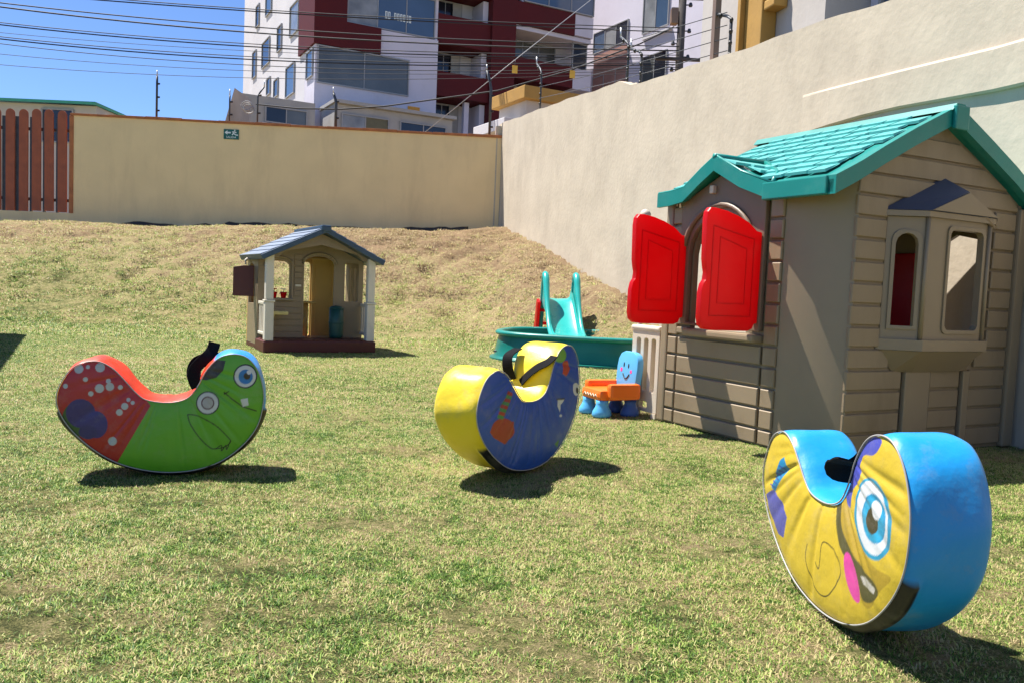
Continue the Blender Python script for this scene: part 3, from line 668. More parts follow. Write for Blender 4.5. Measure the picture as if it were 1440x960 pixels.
# corrugated lean-to roof beside the annex
YT = 21.0
T = [aty(x, y, yy) for x, y, yy in ((292, 168, YT), (330, 124, YT + .6), (352, 140, YT + 2.2), (350, 172, YT + 1.5))]
rt_ = MB(); V = []; F = []; n = 28
for i in range(n + 1):
    f = i / n
    a = T[0] * (1 - f) + T[3] * f; b = T[1] * (1 - f) + T[2] * f; a = a.copy(); a[2] -= 1.6
    wv = 0.05 * math.cos(i * math.pi); V += [tuple(a + np.array([0, wv, 0])), tuple(b + np.array([0, wv, 0])), tuple(a + np.array([0, wv + 0.03, 0])), tuple(b + np.array([0, wv + .03, 0]))]
for i in range(n): o_ = i * 4; F += [(o_, o_ + 4, o_ + 5, o_ + 1), (o_ + 2, o_ + 3, o_ + 7, o_ + 6), (o_ + 1, o_ + 5, o_ + 7, o_ + 3)]
rt_.add(V, F); rt_.build('corrugated_roof', TARP, label='grey corrugated lean-to sheeting sticking up behind the beige wall', cat='roof')
# beige street house at the right, behind the plaster wall
YB = 13.0
P0 = aty(990, 60, YB); P0[2] = 0
d5 = np.array([0.25, -1.0, 0]) / math.hypot(.25, 1); n5 = np.array([1, .25, 0]) / math.hypot(.25, 1)
h5 = thing('beige_house', 'beige rendered house with mustard pillar rising above the plaster wall', 'house')
h5.matrix_world = frameM(P0, d5, n5)
def h5l(px, py):
    P = hit(px, py, P0, n5); return float((P - P0) @ d5), float(P[2])
s1 = h5l(1160, 20)[0]
k = MB(); k.box(-0.1, 0, 1.0, s1, 4, 7.5); k.build('wall', BBEIGE, h5)
a, _ = h5l(1066, 30); b, _ = h5l(1092, 30); k = MB(); k.box(a, -0.22, 1, b, -0.002, 7.4, 0.02); k.build('pillar', MUSTARD, h5)
k = MB(); k.box(a - 0.03, -0.30, 1, a + 0.05, -0.222, 7.4, 0.01); k.build('drain_pipe', MUSTARD, h5)
c, zz = h5l(1108, 10); k = MB(); k.box(b + .005, -0.2, zz, c, -0.002, zz + 0.12, 0.02); k.box(b + .005, -0.17, zz + .14, c - .03, -0.002, zz + 0.4, 0.02); k.build('balcony', MUSTARD, h5)
k = MB(); k.box(s1 + 0.01, 0.6, 1.0, s1 + 1.9, 4, 7.0); k.build('recessed_wall', BLAV, h5)
window(h5, Matrix.Translation((0, 0.6, 0)), s1 + 0.25, 3.2, s1 + 1.0, 6.4, GLASSB, 2)

# utility pole with insulators
YP = 24.0
PP = aty(955, 95, YP)
up = thing('utility_pole', 'dark weathered utility pole with clustered insulators above the plaster wall', 'utility pole', (PP[0], PP[1], 0))
k = MB(); k.tube([(0, 0, 0.5), (0, 0, 12)], [0.13, 0.10], 14); k.build('pole', POLEW, up)
for i in range(15):
    z = 6.7 + i * 0.36; sd = -1 if i % 2 else 1
    k = MB(); k.tube([(0, 0, z), (0.24 * sd, -0.05, z)], 0.018, 6); k.lathe([(0, -.05), (.05, -.05), (.06, 0), (.035, .01), (.05, .03), (.03, .06), (0, .06)], 10, Matrix.Translation((.22 * sd, -.05, z))); k.build('insulator', DKMETAL, up)
k = MB(); k.box(-0.32, -0.16, 8.3, -0.12, 0.1, 8.75, 0.03); k.build('junction_box', BROWNP, up)
for z in (9.0, 7.3):
    k = MB(); k.box(-0.7, -0.12, z, 0.7, -0.02, z + .08); k.build('cross_arm', POLEW, up)

def curve3(p, q, r, n=24):   # quadratic through three points at t=0, tm, 1
    out = []
    for i in range(n + 1):
        t = i / n; tm = 0.42
        out.append(p * ((t - tm) * (t - 1) / tm) + q * (t * (t - 1) / (tm * (tm - 1))) + r * (t * (t - tm) / (1 - tm)))
    return out
cab = [((-60, -3), (350, 38), (955, 66), .022), ((-60, 2), (350, 46), (955, 72), .028), ((-60, -22), (350, 13), (955, 40), .018), ((-60, -17), (350, 16), (955, 46), .022),
       ((-60, 25), (350, 62), (955, 78), .016), ((-60, 28), (350, 66), (955, 82), .022), ((-60, 45), (350, 80), (955, 88), .016), ((-60, 48), (350, 84), (955, 91), .022), ((-60, 54), (350, 92), (955, 95), .014),
       ((-60, 70), (350, 100), (955, 98), .010), ((-60, 86), (350, 110), (955, 101), .010), ((-60, 40), (350, 72), (955, 84), .009)]
for a, b, c, r in cab:
    k = MB(); k.tube([tuple(v) for v in curve3(aty(a[0], a[1], 21.0), aty(b[0], b[1], 22.5), aty(c[0], c[1], 23.9))], r * .75, 5)
    k.build('overhead_cable', CABLE, label=('thick black overhead cable strung from the utility pole across the sky' if r > .015 else 'thin black overhead wire strung from the utility pole across the sky'), cat='cable', group=('thick overhead cables' if r > .015 else 'thin overhead wires'))
k = MB(); k.tube([tuple(aty(598, 186, 17.6)), tuple(aty(720, 88, 18.3)), tuple(aty(835, -3, 19.0))], 0.009, 6)
k.build('guy_wire', STEELW, label='pale steel guy wire slanting up in front of the red facade', cat='wire')
k = MB(); pts = [aty(x, y, 17.5) for x, y in ((360, 147), (420, 153), (480, 154), (540, 150), (620, 139), (700, 128), (800, 100), (900, 62), (948, 38))]
k.tube([tuple(p) for p in pts], 0.016, 6); k.build('service_cable', CABLE, label='single drooping black cable along the top of the beige wall', cat='cable')
k = MB()
for j in range(3):
    c = aty(347 + j, 149 + j * 2, 17.2); k.tube([tuple(c + np.array([0.11 * math.cos(t), 0.02 * j, 0.09 * math.sin(t)])) for t in np.linspace(0, 6.283, 25)], 0.012, 5)
k.build('cable_coil', FRAMEM, label='coil of grey cable hung from a thin post above the beige wall', cat='cable')

# electric fence posts: on both walls
def fence_post(M, h, tilt, arm, label, group=None, n_ins=4, r=0.016):
    t = thing('fence_post', label, 'fence post', group=group); t.matrix_world = M
    pts = [(0, 0, -0.05), (0, 0, h * .72), (arm * .25, tilt * .3, h * .82), (arm, tilt, h)]
    k = MB(); k.tube(pts, r, 8); k.build('post', DKMETAL, t)
    for i in range(n_ins):
        f = (i + 0.6) / n_ins; z = h * 0.95 * f; x = arm * max(0, (f - .78) / .22)
        k = MB(); k.tube([(x, 0, z), (x + 0.06, -0.03, z)], 0.018, 6); k.build('insulator', BLACK, t)
    k = MB(); k.tube([(arm, tilt, h), (arm * 1.05, tilt, h + 0.12)], 0.012, 6); k.build('tip', PALEM, t)
def on_back(px, pytop): 
    s, z = bwl(px, pytop); return BWM @ Matrix.Translation((s, 0.11, 3.70)), z - 3.70
M, h = on_back(218, 106); fence_post(M, h, 0, 0.0, 'slim dark fence post with pale tip standing alone against the sky', n_ins=3, r=0.022)
M, h = on_back(472, 130); fence_post(M, h, 0, -0.06, 'fence post with curved pale tip in front of the apartment bay', n_ins=2, r=0.028)
M, h = on_back(361, 120); fence_post(M, h, 0, 0.12, 'thin hooked fence post beside the cable coil', n_ins=2)
M, h = on_back(321, 133); fence_post(M, h, 0, 0.0, 'short fence post in front of the corrugated sheeting', n_ins=2)
M, h = on_back(692, 98); fence_post(M, h, 0, -0.10, 'thick fence post with angled tip above the wall corner', n_ins=4, r=0.026)
def on_right(px, pybase, pytop):
    s, z = rwl(px, pybase); s2, z2 = rwl(px, pytop); return RWM @ Matrix.Translation((s, 0.12, z - 0.03)), max(0.2, (z2 - z + 0.03) * 1.02)
for px, pb, pt, arm, lb in ((750, 152, 86, -0.35, 'bent arm fence post near the mustard cornice'), (869, 118, 46, -0.3, 'bent fence post on the step of the plaster wall'), (887, 120, 60, -0.35, 'bent arm fence post beyond the step of the plaster wall'), (1009, 82, 6, -0.35, 'bent arm fence post standing beside the brown square post')):
    M, h = on_right(px, pb, pt); fence_post(M, h, 0, arm, lb, n_ins=5)
M, h = on_right(988, 88, -4)
sp = thing('square_post', 'brown square steel post rising from the plaster wall top', 'post'); sp.matrix_world = M
k = MB(); k.box(-0.035, -0.03, -.05, 0.035, 0.03, h, 0.004); k.build('post', BROWNP, sp); k = MB(); k.box(-0.05, -0.045, h, 0.25, 0.045, h + .08, 0.004); k.build('bracket', BROWNP, sp)
for i in range(4):
    a = rwl(750, 138 - i * 16); b = rwl(1009, 70 - i * 18)
    k = MB(); p = RWM @ Vector((a[0], 0.1, a[1])); q = RWM @ Vector((b[0], 0.1, b[1])); k.tube([p, p.lerp(q, .5) - Vector((0, 0, .03)), q], 0.0045, 4)
    k.build('fence_wire', DKMETAL, label='thin fence wire stretched along the plaster wall top', cat='wire', group='fence wires on the plaster wall')
for i, (px, py) in enumerate(((724, 98), (805, 105))):
    P = aty(px, py, 15.4); t = thing('warning_plate', ('yellow warning plate hung from the wire between two bent posts', 'small yellow warning plate hung beside the mustard cornice')[1 - i], 'sign', tuple(P), 0.25)
    k = MB(); k.box(-.05, -.003, -.07, .05, .003, .07, .002); k.build('plate', mat('yellow plate', (0.70, 0.42, 0.06), 0.6), t)
    k = MB(); k.tube([(0, 0, .07), (0, 0, .16)], .004, 5); k.build('tie', DKMETAL, t)

# unseen cloth canopy, added and shaped to cast the shadow at the yard's left edge
k = MB()
off = Vector((SUN.x, SUN.y, 0)) / SUN.z * 2.6
A = Vector(tuple(gnd(36, 470))) + off + Vector((0, 0, 2.6)); B = Vector(tuple(gnd(-2, 522))) + off + Vector((0, 0, 2.6)); B = A + (B - A) * 1.0
C_ = B + Vector((-3.2, -1.0, 0)); D_ = A + Vector((-3.4, -.1, 0))
cn = thing('unseen_shadow_canopy', 'unseen cloth canopy added to cast the shadow at the yard edge', 'canopy', (0, 0, 0))
k.add([A, B, C_, D_, A + Vector((0, 0, .05)), B + Vector((0, 0, .05)), C_ + Vector((0, 0, .05)), D_ + Vector((0, 0, .05))], [(0, 3, 2, 1), (4, 5, 6, 7), (0, 1, 5, 4), (1, 2, 6, 5), (2, 3, 7, 6), (3, 0, 4, 7)]); k.build('cloth', CANVAS, cn)
for p in (B.lerp(C_, .12), C_, D_):
    k = MB(); k.tube([(p.x, p.y, float(hgt(p.x, p.y)) - .02), (p.x, p.y, p.z + .004)], .03, 8); k.build('post', DKMETAL, cn)

# ================================================================== big playhouse
HW, HL = 1.372, 1.143
ph = thing('playhouse', 'large tan plastic playhouse with teal shingled roof and open red shutters', 'playhouse', (1.424, 3.7224, 0), 0.492)
Z0, DZ = 1.2173, 0.1003
# gable wall with the opening behind the bay
def gz(x, drop=0.0):     # underside of the roof over the gable, local x
    return (1.60 - drop) - 0.475 * abs(x - HW / 2)
go = [(0.125, 0.0), (HW, 0.0), (HW, gz(HW)), (HW / 2, gz(HW / 2)), (0.125, gz(0.125))]
k = MB(); k.plate(go, [[(0.40, 0.58), (1.10, 0.58), (1.10, 1.10), (0.40, 1.10)]], -0.03, MXZ((0, 0.006, 0))); k.build('gable_wall', TAN, ph)
# rear wall with a doorway, side wall with a peaked opening
k = MB(); k.plate([(0.0, 0.0), (0.16, 0.0), (0.16, 1.02), (0.60, 1.02), (0.60, 0.0), (HW, 0.0), (HW, gz(HW)), (HW / 2, gz(HW / 2)), (0.0, gz(0.0))], (), 0.03, MXZ((0, HL, 0))); k.build('rear_wall', TAN, ph)
k = MB(); k.plate([(0.0, 0.0), (HL - .031, 0.0), (HL - .031, 1.26), (0.0, 1.26)], [[(0.06, 0.30), (0.43, 0.30), (0.43, 1.06), (0.33, 1.12), (0.06, 1.06)]], 0.03, MYZ((HW, 0, 0))); k.build('side_wall', TAN, ph)
# window wall
k = MB(); k.plate([(0.30, 0.0), (HL, 0.0), (HL, 1.22), (0.98, 1.27), (0.733, 1.37), (0.42, 1.24), (0.30, 1.24)], [arch(0.50, 0.955, 0.545, 1.15, 0.2)], -0.035, MYZ((0.006, 0, 0))); k.build('window_wall', TAN, ph)
# rounded corner column
k = MB(); V = []; F = []
cp_ = [((1 - t) ** 2 * 0.0 + 2 * t * (1 - t) * 0.045 + t * t * 0.130, (1 - t) ** 2 * 0.301 + 2 * t * (1 - t) * 0.125 - t * t * 0.0085) for t in [i / 16 for i in range(17)]]
for x, y in cp_: V += [(x, y, 0.0), (x, y, 1.25 + 0.4 * x)]
for i in range(len(cp_) - 1): F.append((2 * i, 2 * i + 1, 2 * i + 3, 2 * i + 2))
k.add(V, F, True); k.build('corner_column', TAN2, ph)
# planks of the gable wall: one piece each
MG = MXZ((0, 0.0, 0)); gap = 0.007
def gplank(x0, x1, za, zb):
    rl = lambda z: 0.5 * HW - (1.575 - z) / 0.475; rr = lambda z: 0.5 * HW + (1.575 - z) / 0.475
    pts = []
    a0, a1 = max(x0, rl(za)), min(x1, rr(za)); b0, b1 = max(x0, rl(zb)), min(x1, rr(zb))
    if b1 - b0 < 0.02: b0 = b1 = HW / 2; return
    pts = [(a0, za), (a1, za), (b1, zb), (b0, zb)]
    kk = MB(); kk.slab(pts, 0.014, 0.004, MXZ((0, 0.004, 0))); kk.build('plank', TAN, ph)
zs = [Z0 + DZ * i for i in range(4, -13, -1)]
for i in range(len(zs) - 1):
    zt, zb = zs[i] - gap, max(zs[i + 1] + gap, 0.012)
    if zt < 0.04: continue
    if zb > 1.20: gplank(0.122, HW - 0.02, zb, zt)
    elif zb > 0.52:
        gplank(0.118, 0.325, zb, zt); gplank(1.145, HW - 0.055, zb, zt)
    elif zb > 0.38:
        gplank(0.118, 0.40, zb, zt); gplank(1.06, HW - 0.055, zb, zt)
    else:
        gplank(0.118, 0.50, zb, zt); gplank(0.715, 0.945, zb, zt); gplank(1.025, HW - 0.055, zb, zt)
for x0, x1, z1 in ((0.517, 0.70, 0.405), (0.96, 1.01, 0.405)):
    k = MB(); k.box(x0, -0.022, 0.005, x1, 0.003, z1, 0.006); k.build('pilaster', TAN2, ph)
k = MB(); k.box(HW - 0.05, -0.03, 0.0, HW + 0.03, 0.06, 1.24, 0.012); k.build('corner_post', TAN2, ph)
# planks of the window wall
MW = MYZ((-0.002, 0, 0)); W0, DW = 0.4952, 0.1028
wz = [W0 + DW * i for i in range(7, -6, -1)]
def wplank(y0, y1, za, zb):
    kk = MB(); kk.slab([(y0, za), (y1, za), (y1, zb), (y0, zb)], 0.013, 0.004, MW); kk.build('plank', TAN, ph)
for i in range(len(wz) - 1):
    zt, zb = wz[i] - gap, max(wz[i + 1] + gap, 0.010)
    if zt < .03: continue
    wplank(1.045, HL - 0.025, zb, zt)
    wplank(0.302, 0.385, zb, zt)
    if zt < 0.5: wplank(0.402, 1.032, zb, zt)
k = MB(); k.box(-0.02, HL - 0.022, 0.0, 0.05, HL + 0.035, 1.24, 0.012); k.build('corner_post', TAN2, ph)
# window surround, sill, keystone
k = MB(); k.plate([(0.405, 0.56), (1.035, 0.56), (1.035, 1.215), (0.98, 1.25), (0.733, 1.355), (0.44, 1.235), (0.405, 1.215)], [arch(0.495, 0.96, 0.575, 1.15, 0.20, 10)], 0.028, MYZ((0.0, 0, 0)), 0.006); k.build('window_surround', BROWNP, ph)
o = MB()
prev = None
pts = [(-0.036, 0.728 + 0.262 * math.cos(t), 0.955 + 0.245 * math.sin(t)) for t in np.linspace(0.15, math.pi - 0.15, 18)]
o.tube(pts, 0.014, 8); o.build('arch_moulding', BROWNP, ph)
k = MB(); k.box(-0.052, 0.765, 1.26, -0.027, 0.795, 1.302, 0.005); k.build('keystone', CREAM, ph)
k = MB(); k.box(-0.045, 0.66, 1.18, -0.027, 0.76, 1.2, 0.008); k.build('arch_highlight_ledge', TAN2, ph)
k = MB(); k.box(-0.075, 0.40, 0.505, 0.02, 0.93, 0.545, 0.012); k.box(-0.03, 0.935, 0.51, 0.02, 1.03, 0.548, 0.008); k.build('window_sill', TAN2, ph)
# shutters, hinged on the surround and swung out
sh = [(0.0, 0.60), (0.0, 1.045), (-0.035, 1.05), (-0.09, 1.088), (-0.16, 1.115), (-0.23, 1.133), (-0.30, 1.142), (-0.335, 1.14), (-0.352, 1.12), (-0.357, 1.08), (-0.352, 0.90), (-0.345, 0.86), (-0.338, 0.835), (-0.342, 0.80), (-0.357, 0.78), (-0.366, 0.74), (-0.366, 0.62), (-0.358, 0.585), (-0.335, 0.568), (-0.28, 0.563), (-0.06, 0.561), (-0.03, 0.572), (-0.02, 0.595)]
def thin_plastic(m, col, f):
    t = m.node_tree; out = t.nodes['Material Output']; b = t.nodes['Principled BSDF']; tr = t.nodes.new('ShaderNodeBsdfTranslucent'); tr.inputs['Color'].default_value = lin(col)
    mx = t.nodes.new('ShaderNodeMixShader'); mx.inputs[0].default_value = f; t.links.new(b.outputs[0], mx.inputs[1]); t.links.new(tr.outputs[0], mx.inputs[2]); t.links.new(mx.outputs[0], out.inputs['Surface'])
thin_plastic(REDP, (0.95, 0.012, 0.025), 0.5)
def shutter(y, rot):
    g_ = MB(); g_.plate(sh, (), 0.035, MXZ((0, 0.0175, 0)), 0.009)
    me = g_.mesh('shutter'); me.materials.append(REDP); o = link('shutter', me, ph); o.location = (-0.03, y, 0); o.rotation_euler = (0, 0, rot); smooth_by_angle(o, 0.5)
    for sd in (-1, 1):
        for r0, dz_, w_ in (((-0.315, 0.63, -0.05, 1.02), 0.0, 0.005), ((-0.27, 0.69, -0.095, 0.97), 0.0, 0.004)):
            x0, z0_, x1, z1_ = r0
            oo = [(x0, z0_), (x1, z0_), (x1, z1_ - .01), (x0, z1_ + 0.04)]; ii = inset(oo, w_)
            q = MB(); Mx = MXZ((0, -0.0175 if sd < 0 else 0.0191, 0)); q.plate(oo, [ii], 0.0016, Mx); p_ = q.build('panel_moulding', REDP, o)
    for z in (0.68, 0.98):
        q = MB(); q.tube([(0.004, 0, z - .03), (0.004, 0, z + .03)], 0.012, 8); q.build('hinge', REDP, o)
shutter(0.432, 0.0); shutter(0.995, 0.03)
# bay window on the gable wall
bay = link('bay_window', None, ph)
bp = [(0.335, 0.0), (0.485, -0.10), (0.95, -0.10), (1.13, 0.0)]
def facet(a, b, z0_, z1_, hole, top=None):
    a, b = Vector(a), Vector(b); L_ = (b - a).length; d = (b - a) / L_
    M = Matrix(((d.x, d.y, 0, a.x), (d.y, -d.x, 0, a.y), (0, 0, 1, 0), (0, 0, 0, 1)))    # local x along facet, y outward... 
    M = Matrix(((d.x, 0, d.y, a.x), (d.y, 0, -d.x, a.y), (0, 1, 0, 0), (0, 0, 0, 1)))
    q = MB(); out = top(L_) if top else [(0, z0_), (L_, z0_), (L_, z1_), (0, z1_)]
    q.plate(out, [hole(L_)] if hole else (), -0.025, M); q.build('facet', TAN2, bay)
    if hole:
        h_ = hole(L_); c = Vector((sum(p[0] for p in h_) / len(h_), sum(p[1] for p in h_) / len(h_)))
        oo = [((p[0] - c.x) * 1.0 + c.x + (0.018 if p[0] > c.x else -0.018), p[1] + (0.018 if p[1] > c.y else -0.018)) for p in h_]
        q = MB(); q.plate(oo, [h_], 0.008, M, 0.002); q.build('window_trim', TAN2, bay)
    q = MB(); q.box(-0.006, -0.0, 0, 0.014, 0.001, 0.001); 
facet(bp[0], bp[1], 0.56, 1.13, lambda L_: arch(L_ * .24, L_ * .80, 0.625, 1.055, 0.05, 6))
facet(bp[1], bp[2], 0.56, 1.13, lambda L_: rrect(L_ * .36, 0.61, L_ * .90, 1.085, 0.03), lambda L_: [(0, 0.56), (L_, 0.56), (L_, 1.135), (L_ * .53, 1.25), (0, 1.135)])
facet(bp[2], bp[3], 0.56, 1.13, None)
q = MB()
for a in (bp[1], bp[2]): q.tube([(a[0], a[1] - .004, 0.56), (a[0], a[1] - .004, 1.13)], 0.011, 8)
q.build('corner_bead', TAN2, bay)
q = MB(); q.tube([(0.955, -0.112, 1.125), (0.735, -0.112, 1.245)], 0.011, 8); q.tube([(1.13, -0.01, 1.13), (0.955, -0.108, 1.125)], 0.013, 8); q.build('gable_bead', TAN2, bay)
def prism_plan(q, plan, z0_, z1_, plan2=None):
    n = len(plan); p2 = plan2 or plan
    q.add([(p[0], p[1], z0_) for p in plan] + [(p[0], p[1], z1_) for p in p2], [tuple(range(n - 1, -1, -1)), tuple(n + i for i in range(n))] + [(i, (i + 1) % n, n + (i + 1) % n, n + i) for i in range(n)])
q = MB(); pl = [(1.15, 0.0), (0.965, -0.125), (0.478, -0.125), (0.315, 0.0)]; pl = pl[::-1]; prism_plan(q, pl, 0.512, 0.562); q.build('sill', TAN2, bay)
q = MB(); prism_plan(q, [(0.44, 0.0), (0.55, -0.03), (0.90, -0.03), (1.0, 0.0)], 0.405, 0.510, [(0.33, 0), (0.484, -0.115), (0.955, -0.115), (1.135, 0)]); q.build('corbel', TAN2, bay)
q = MB(); prism_plan(q, [(0.30, 0.0), (0.47, -0.12), (0.97, -0.12), (1.17, 0.0)], 1.132, 1.158, [(0.30, 0.0), (0.47, -0.12), (0.97, -0.12), (1.17, 0.0)]); q.build('cornice', TAN2, bay)
q = MB(); q.add([(0.30, 0.0, 1.160), (0.47, -0.125, 1.160), (0.97, -0.125, 1.160), (1.17, 0.0, 1.160), (0.715, 0.0, 1.345), (0.735, -0.125, 1.268)], [(0, 1, 5, 4), (1, 2, 5), (2, 3, 4, 5), (0, 3, 2, 1), (0, 4, 3)])
q.build('bay_roof', SLATE, bay)
q = MB(); q.plate([(0.475, 1.162), (0.965, 1.162), (0.735, 1.262)], (), 0.006, MXZ((0, -0.1265, 0))); q.build('pediment', TAN2, bay)

# roof: left and right slopes, dormer slopes, fascia, shingles
roof = link('roof', None, ph)
RX = HW / 2; RZ = 1.655; YA, YB2 = -0.065, HL + 0.05
def slope_slab(prof, y0, y1, t, name, m=TEAL, par=roof):
    q = MB(); V = []; F = []; n = len(prof)
    for y in (y0, y1):
        V += [(x, y, z) for x, z in prof] + [(x, y, z - t) for x, z in prof]
    for i in range(n - 1):
        F += [(i, i + 1, 2 * n + i + 1, 2 * n + i), (n + i + 1, n + i, 3 * n + i, 3 * n + i + 1), (i, n + i, n + i + 1, i + 1), (2 * n + i, 2 * n + i + 1, 3 * n + i + 1, 3 * n + i)]
    F += [(0, 2 * n, 3 * n, n), (n - 1, 2 * n - 1, 4 * n - 1, 3 * n - 1)]
    q.add(V, F); o = q.build(name, m, par); bm = bmesh.new(); bm.from_mesh(o.data); bmesh.ops.recalc_face_normals(bm, faces=bm.faces); bm.to_mesh(o.data); bm.free(); return o
profL = [(-0.11, 1.252), (-0.02, 1.295), (0.05, 1.33), (0.20, 1.413), (0.40, 1.517), (RX, RZ)]
def zl_(x): return float(np.interp(x, [p[0] for p in profL], [p[1] for p in profL]))
slope_slab(profL, YA, 0.335, 0.055, 'roof_slope'); slope_slab([(0.012, 1.311)] + profL[2:], 0.3355, YB2, 0.055, 'roof_slope')
profR = [(RX + 0.001, RZ), (RX + .29, 1.517), (RX + .5, 1.413), (HW + 0.02, 1.295), (HW + .075, 1.262)]
slope_slab(profR, YA, YB2, 0.055, 'roof_slope')
# raised edge along the gable rake, ridge cap
q = MB()
for prof in (profL, profR):
    for i in range(len(prof) - 1):
        (x0, z0_), (x1, z1_) = prof[i], prof[i + 1]
        q.add([(x0, YA - .012, z0_ + .018), (x1, YA - .012, z1_ + .018), (x1, YA + .03, z1_ + .018), (x0, YA + .03, z0_ + .018), (x0, YA - .012, z0_ - .064), (x1, YA - .012, z1_ - .064), (x1, YA + .03, z1_ - .064), (x0, YA + .03, z0_ - .064)],
              [(0, 1, 2, 3), (4, 7, 6, 5), (0, 4, 5, 1), (3, 2, 6, 7), (0, 3, 7, 4), (1, 5, 6, 2)])
q.build('rake_board', TEAL, roof)
q = MB(); q.box(-0.122, YA + .0305, 1.188, -0.085, 0.345, 1.270, 0.006); q.build('eave_board', TEAL, roof)
q = MB(); q.add([(RX - .06, YA - .02, RZ - .012), (RX - .03, YA - .02, RZ + .022), (RX + .03, YA - .02, RZ + .022), (RX + .06, YA - .02, RZ - .012), (RX - .06, YB2 + .01, RZ - .012), (RX - .03, YB2 + .01, RZ + .022), (RX + .03, YB2 + .01, RZ + .022), (RX + .06, YB2 + .01, RZ - .012)],
              [(0, 1, 5, 4), (1, 2, 6, 5), (2, 3, 7, 6), (0, 3, 2, 1), (4, 5, 6, 7)]); q.build('ridge_cap', TEAL, roof)
q = MB(); q.box(RX - .05, YA - .035, RZ - .10, RX + .05, YA - .013, RZ + .012, 0.008); q.build('ridge_end', TEAL, roof)
# dormer over the window: ridge runs back into the slope
dm = [(0.325, 1.268), (0.54, 1.345), (0.733, 1.445), (0.84, 1.385), (0.97, 1.302), (1.08, 1.288), (HL + .045, 1.284)]
XF = -0.085
def back_x(z):   # where the dormer plane height meets the main slope
    return float(np.interp(z, [p[1] for p in profL], [p[0] for p in profL])) + 0.02
q = MB(); V = []; F = []; n = len(dm)
for (y, z) in dm: V += [(XF, y, z), (max(back_x(z), XF + .05), y, z), (XF, y, z - .075), (XF + .02, y, z - .075), (max(back_x(z), XF + .05), y, z - .04)]
for i in range(n - 1):
    a, b = i * 5, i * 5 + 5
    F += [(a, b, b + 1, a + 1), (a, a + 2, b + 2, b), (a + 2, a + 3, b + 3, b + 2), (a + 3, a + 4, b + 4, b + 3)]
F += [(0, 1, 4, 3, 2), ((n - 1) * 5, (n - 1) * 5 + 2, (n - 1) * 5 + 3, (n - 1) * 5 + 4, (n - 1) * 5 + 1)]
q.add(V, F); o = q.build('dormer_roof', TEAL, roof)
bm = bmesh.new(); bm.from_mesh(o.data); bmesh.ops.recalc_face_normals(bm, faces=bm.faces); bm.to_mesh(o.data); bm.free()
q = MB(); q.tube([(XF + .01, y, z + .004) for y, z in dm], 0.008, 6); q.tube([(XF, .733, 1.445), (back_x(1.445), .733, 1.445)], 0.016, 6); q.tube([(XF + .02, .335, 1.275), (back_x(1.29) + .06, .42, 1.345), (back_x(1.445) - .02, .72, 1.445)], 0.013, 6); q.build('dormer_edge', TEAL, roof)
# shingles (single pieces): tapered tabs with a raised lower edge
def shingle_mesh(wd, ln):
    q = MB(); t = 0.013
    q.add([(0, 0, 0), (wd, 0, 0), (wd, ln, 0), (0, ln, 0), (0.004, 0.004, t), (wd - .004, 0.004, t), (wd - .004, ln, 0.002), (0.004, ln, 0.002)],
          [(0, 1, 5, 4), (1, 2, 6, 5), (2, 3, 7, 6), (3, 0, 4, 7), (4, 5, 6, 7)])
    me = q.mesh('shingle'); me.materials.append(TEALGLARE); return me
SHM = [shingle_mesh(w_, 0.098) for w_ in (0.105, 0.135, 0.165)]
def lay(p0, along, upv, nrm, rows, length, skip=None):
    cnt = 0
    for r_ in range(rows):
        s_ = -random.uniform(0.0, 0.12)
        while s_ < length - 0.02:
            j = random.choice((0, 1, 1, 2)); wd = (0.105, 0.135, 0.165)[j]
            c = p0 + along * s_ + upv * (r_ * 0.088 + random.choice((-.007, 0.0, .007)))
            m_ = p0 + along * (s_ + wd / 2) + upv * (r_ * 0.088 + .04)
            if s_ >= -0.01 and s_ + wd < length + 0.01 and not (skip and skip(m_)):
                o = link('shingle', SHM[j], roof)
                o.matrix_local = Matrix(((along.x, upv.x, nrm.x, c.x), (along.y, upv.y, nrm.y, c.y), (along.z, upv.z, nrm.z, c.z), (0, 0, 0, 1)))
            s_ += wd + 0.011
up_ = Vector((RX - 0.05, 0, RZ - 1.33)).normalized(); nr = Vector((-up_.z, 0, up_.x))
def dz_at(y): return float(np.interp(y, [p[0] for p in dm], [p[1] for p in dm]))
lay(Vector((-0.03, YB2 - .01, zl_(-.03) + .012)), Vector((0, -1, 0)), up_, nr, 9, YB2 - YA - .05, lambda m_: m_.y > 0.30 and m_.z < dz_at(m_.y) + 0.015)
y0_, z0_ = dm[0]; y1_, z1_ = dm[2]
al_ = Vector((1, 0, 0)); uv = Vector((0, y1_ - y0_, z1_ - z0_)).normalized(); nn = al_.cross(uv).normalized()
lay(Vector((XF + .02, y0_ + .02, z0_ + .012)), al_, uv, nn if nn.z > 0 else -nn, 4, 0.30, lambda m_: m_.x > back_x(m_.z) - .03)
# things inside the house that show through the openings
tb = thing('toy_kitchen', 'red and blue toy kitchen unit standing inside the tan playhouse', 'toy kitchen', tuple(ph.matrix_basis.translation + Vector((0, 0, 0))), 0.492)
q = MB(); q.box(0.62, 0.80, 0.0, 1.0, 1.08, 0.56, 0.02); q.build('cabinet', REDP, tb); q = MB(); q.box(0.63, 0.98, 0.561, 0.99, 1.07, 0.76, 0.02); q.build('splashback', DKBLUE, tb)
q = MB(); q.tube([(0.66, .795, .42), (0.96, .795, .42)], .01, 8); q.build('handle', WHITEP, tb)
q = MB(); q.box(HW - 0.075, 0.46, 0.30, HW - 0.035, 0.78, 1.02, 0.01); q.build('inner_shutter', REDP, ph)

